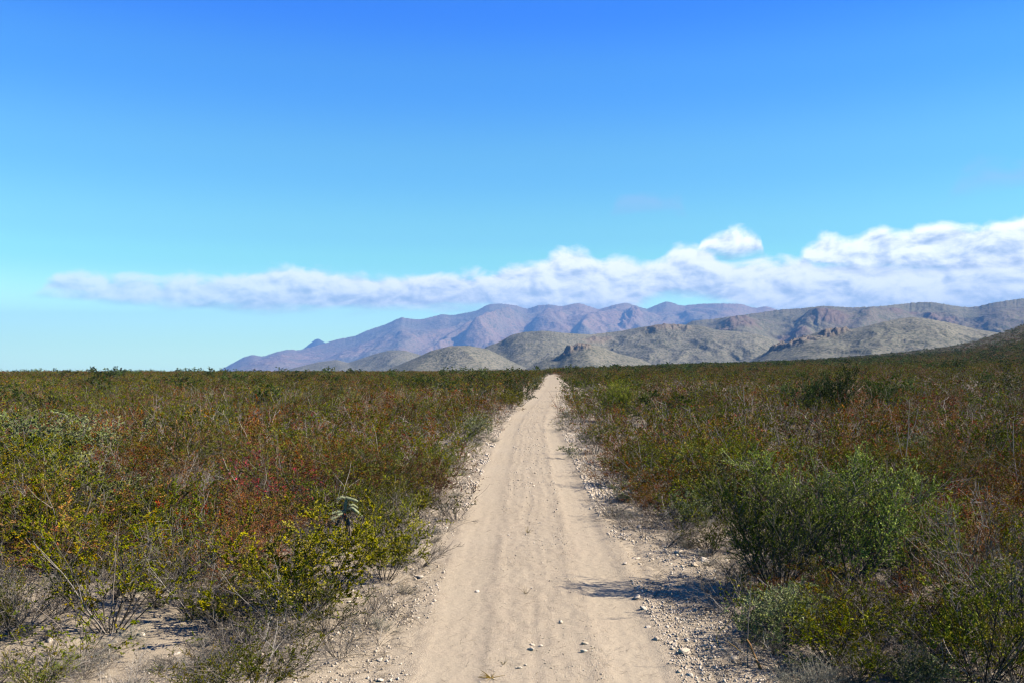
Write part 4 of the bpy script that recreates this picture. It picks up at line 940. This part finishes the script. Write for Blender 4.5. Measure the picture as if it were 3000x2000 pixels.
sticks('broken_stalk', 'tall thin grey stalk standing from a splintered brown stump on the right verge', (2182, 1955), [([(2182, 1958, 0), (2184, 1900, 0), (2183, 1862, 0), (2186, 1800, 0), (2192, 1740, 0), (2196, 1680, 0)], 2.0, 1.0), ([(2232, 1975, -20), (2206, 1920, -8), (2190, 1880, -2), (2180, 1862, 0)], 4.5, 3.0), ([(2184, 1905, 0), (2160, 1895, -8), (2142, 1880, -12), (2122, 1864, -14)], 2.2, 1.2)], ((0.30, 0.26, 0.24), (0.24, 0.14, 0.07), (0.38, 0.27, 0.13)))
sticks('curved_stem', 'curved yellow dry stem arching up on the right verge beside the stalk', (2102, 1892), [([(2102, 1893, 0), (2092, 1860, 0), (2098, 1845, 0), (2125, 1818, 0), (2142, 1790, 0)], 1.6, 0.7)], (0.40, 0.30, 0.11))
sticks('dry_stick', 'straight pale dry stick lying on the right verge below the curved stem', (2120, 1905), [([(2062, 1893, 6), (2090, 1897, 2), (2120, 1902, 0), (2160, 1914, -8)], 1.8, 1.2)], (0.42, 0.31, 0.15))
sticks('dark_stick', 'crooked dark twig lying beside the flat grey slab', (2000, 1925), [([(1975, 1908, 0), (1988, 1922, 0), (2002, 1926, 0), (2025, 1927, -4)], 1.5, 0.8)], (0.08, 0.06, 0.05))
sticks('stalk_weed', 'tall dry branching weed stalk leaning over the right edge of the narrowing track', (1634, 1210), [([(1634, 1212, 0), (1630, 1188, 0), (1620, 1165, 0), (1607, 1145, 0)], 0.7, 0.3), ([(1633, 1200, 0), (1632, 1172, 0), (1629, 1148, 0)], 0.6, 0.3), ([(1634, 1195, 0), (1640, 1175, 4), (1648, 1150, 6)], 0.5, 0.25), ([(1630, 1186, 0), (1618, 1175, -3), (1612, 1160, -4)], 0.4, 0.2)], (0.28, 0.21, 0.17), 'weed', 4)
for (a, b, h, w, lab) in [(2642, 1470, 300, 20, 'pale forked dead stem standing up in the right scrub'), (2975, 1480, 250, -10, 'thick pale curved stem near the right edge'), (2470, 1330, 95, 15, 'whitish forked stem poking up before the three evergreens'), (2190, 1260, 130, -12, 'thin reddish dry stem rising above the scrub left of the three evergreens'), (880, 1500, 160, -60, 'long pale stem leaning in the left scrub'), (560, 1420, 110, 30, 'forked white stem in the left scrub'), (2050, 1310, 100, 15, 'grey dry stem standing on the right scrub edge'), (1020, 1330, 60, 12, 'short pale straw stem in the left scrub')]:
    sticks('dead_stem', lab, (a, b), [([(a, b, 0), (a + w * 0.2, b - h * 0.35, 0), (a + w * 0.9, b - h * 0.65, 4), (a + w, b - h, 0)], 1.6, 0.7), ([(a + w * 0.9, b - h * 0.62, 4), (a + w * 2.2, b - h * 0.8, 8), (a + w * 2.6, b - h * 0.98, 8)], 0.9, 0.4), ([(a + w * 0.2, b - h * 0.33, 0), (a - w * 0.8, b - h * 0.6, -6), (a - w * 1.2, b - h * 0.8, -6)], 0.8, 0.4)], (0.36, 0.31, 0.28), 'stem')
def tuft_of(name, label, cat, foot, n, length, c, lean, wid, seed, part):
    x, y, z = at(*foot); p = y / F; r_ = RS(seed); pl = Plant()
    z = float(surf_z(x, y)[0])
    for i in range(n):
        a = r_.rand() * 6.28; ph = r_.uniform(0.1, lean) if lean < 1.4 else r_.uniform(1.15, lean); d_ = np.array([math.sin(ph) * math.cos(a), math.sin(ph) * math.sin(a), math.cos(ph)])
        pl.line(grow(r_, np.array([d_[0], d_[1], 0]) * 6 * p * r_.rand(), d_, length * p * r_.uniform(0.5, 1.1), 4, 0.07, -0.02), wid * p, wid * p * 0.25, np.array(c) * r_.uniform(0.7, 1.25))
    V, Q, C = pl.tubes(3); o = link(name, build_mesh(name, V, Q, mats=[MAT_BARK], colors=C), label=label, cat=cat); o.location = (x, y, z); return o
tuft_of('straw_tuft', 'flattened tuft of yellow straw between the ruts at the bottom edge', 'grass', (1440, 1980), 16, 46, (0.38, 0.27, 0.10), 1.5, 1.2, 3, 'blade')
tuft_of('straw_tuft', 'thin dry grass sprig between the ruts above the yellow straw tuft', 'grass', (1475, 1940), 6, 34, (0.34, 0.26, 0.12), 1.1, 0.7, 9, 'blade')
tuft_of('straw_tuft', 'dry weed sprig between the ruts beside the white stones', 'grass', (1540, 1735), 10, 24, (0.22, 0.17, 0.09), 1.3, 0.7, 4, 'blade')
tuft_of('straw_tuft', 'small golden straw tuft in the middle of the track in mid distance', 'grass', (1545, 1560), 9, 24, (0.36, 0.27, 0.12), 1.2, 0.7, 6, 'blade')
tuft_of('yucca', 'small bright yellow-green spiky yucca in the right scrub', 'yucca', (2760, 1300), 40, 66, (0.30, 0.34, 0.05), 0.9, 2.2, 5, 'leaf')

# ------------------------------------------------------------------ air
def haze():
    m = bpy.data.materials.new('haze'); m.use_nodes = True; t = m.node_tree; t.nodes.clear()
    o = t.nodes.new('ShaderNodeOutputMaterial'); v = t.nodes.new('ShaderNodeVolumePrincipled')
    v.inputs['Color'].default_value = (0.165, 0.36, 0.78, 1); v.inputs['Density'].default_value = HAZE
    t.links.new(v.outputs[0], o.inputs['Volume'])
    x0, x1, y0, y1, z0, z1 = -17000, 17000, -2500, 21000, -80.0, 1350.0
    V = [(x, y, z) for x in (x0, x1) for y in (y0, y1) for z in (z0, z1)]
    Q = [(0, 1, 3, 2), (4, 6, 7, 5), (0, 4, 5, 1), (2, 3, 7, 6), (0, 2, 6, 4), (1, 5, 7, 3)]
    link('haze', build_mesh('haze', V, Q, mats=[m]), label='thin blue haze in the air before the mountains', cat='haze', kind='stuff')
HAZE = 6.8e-5
haze()
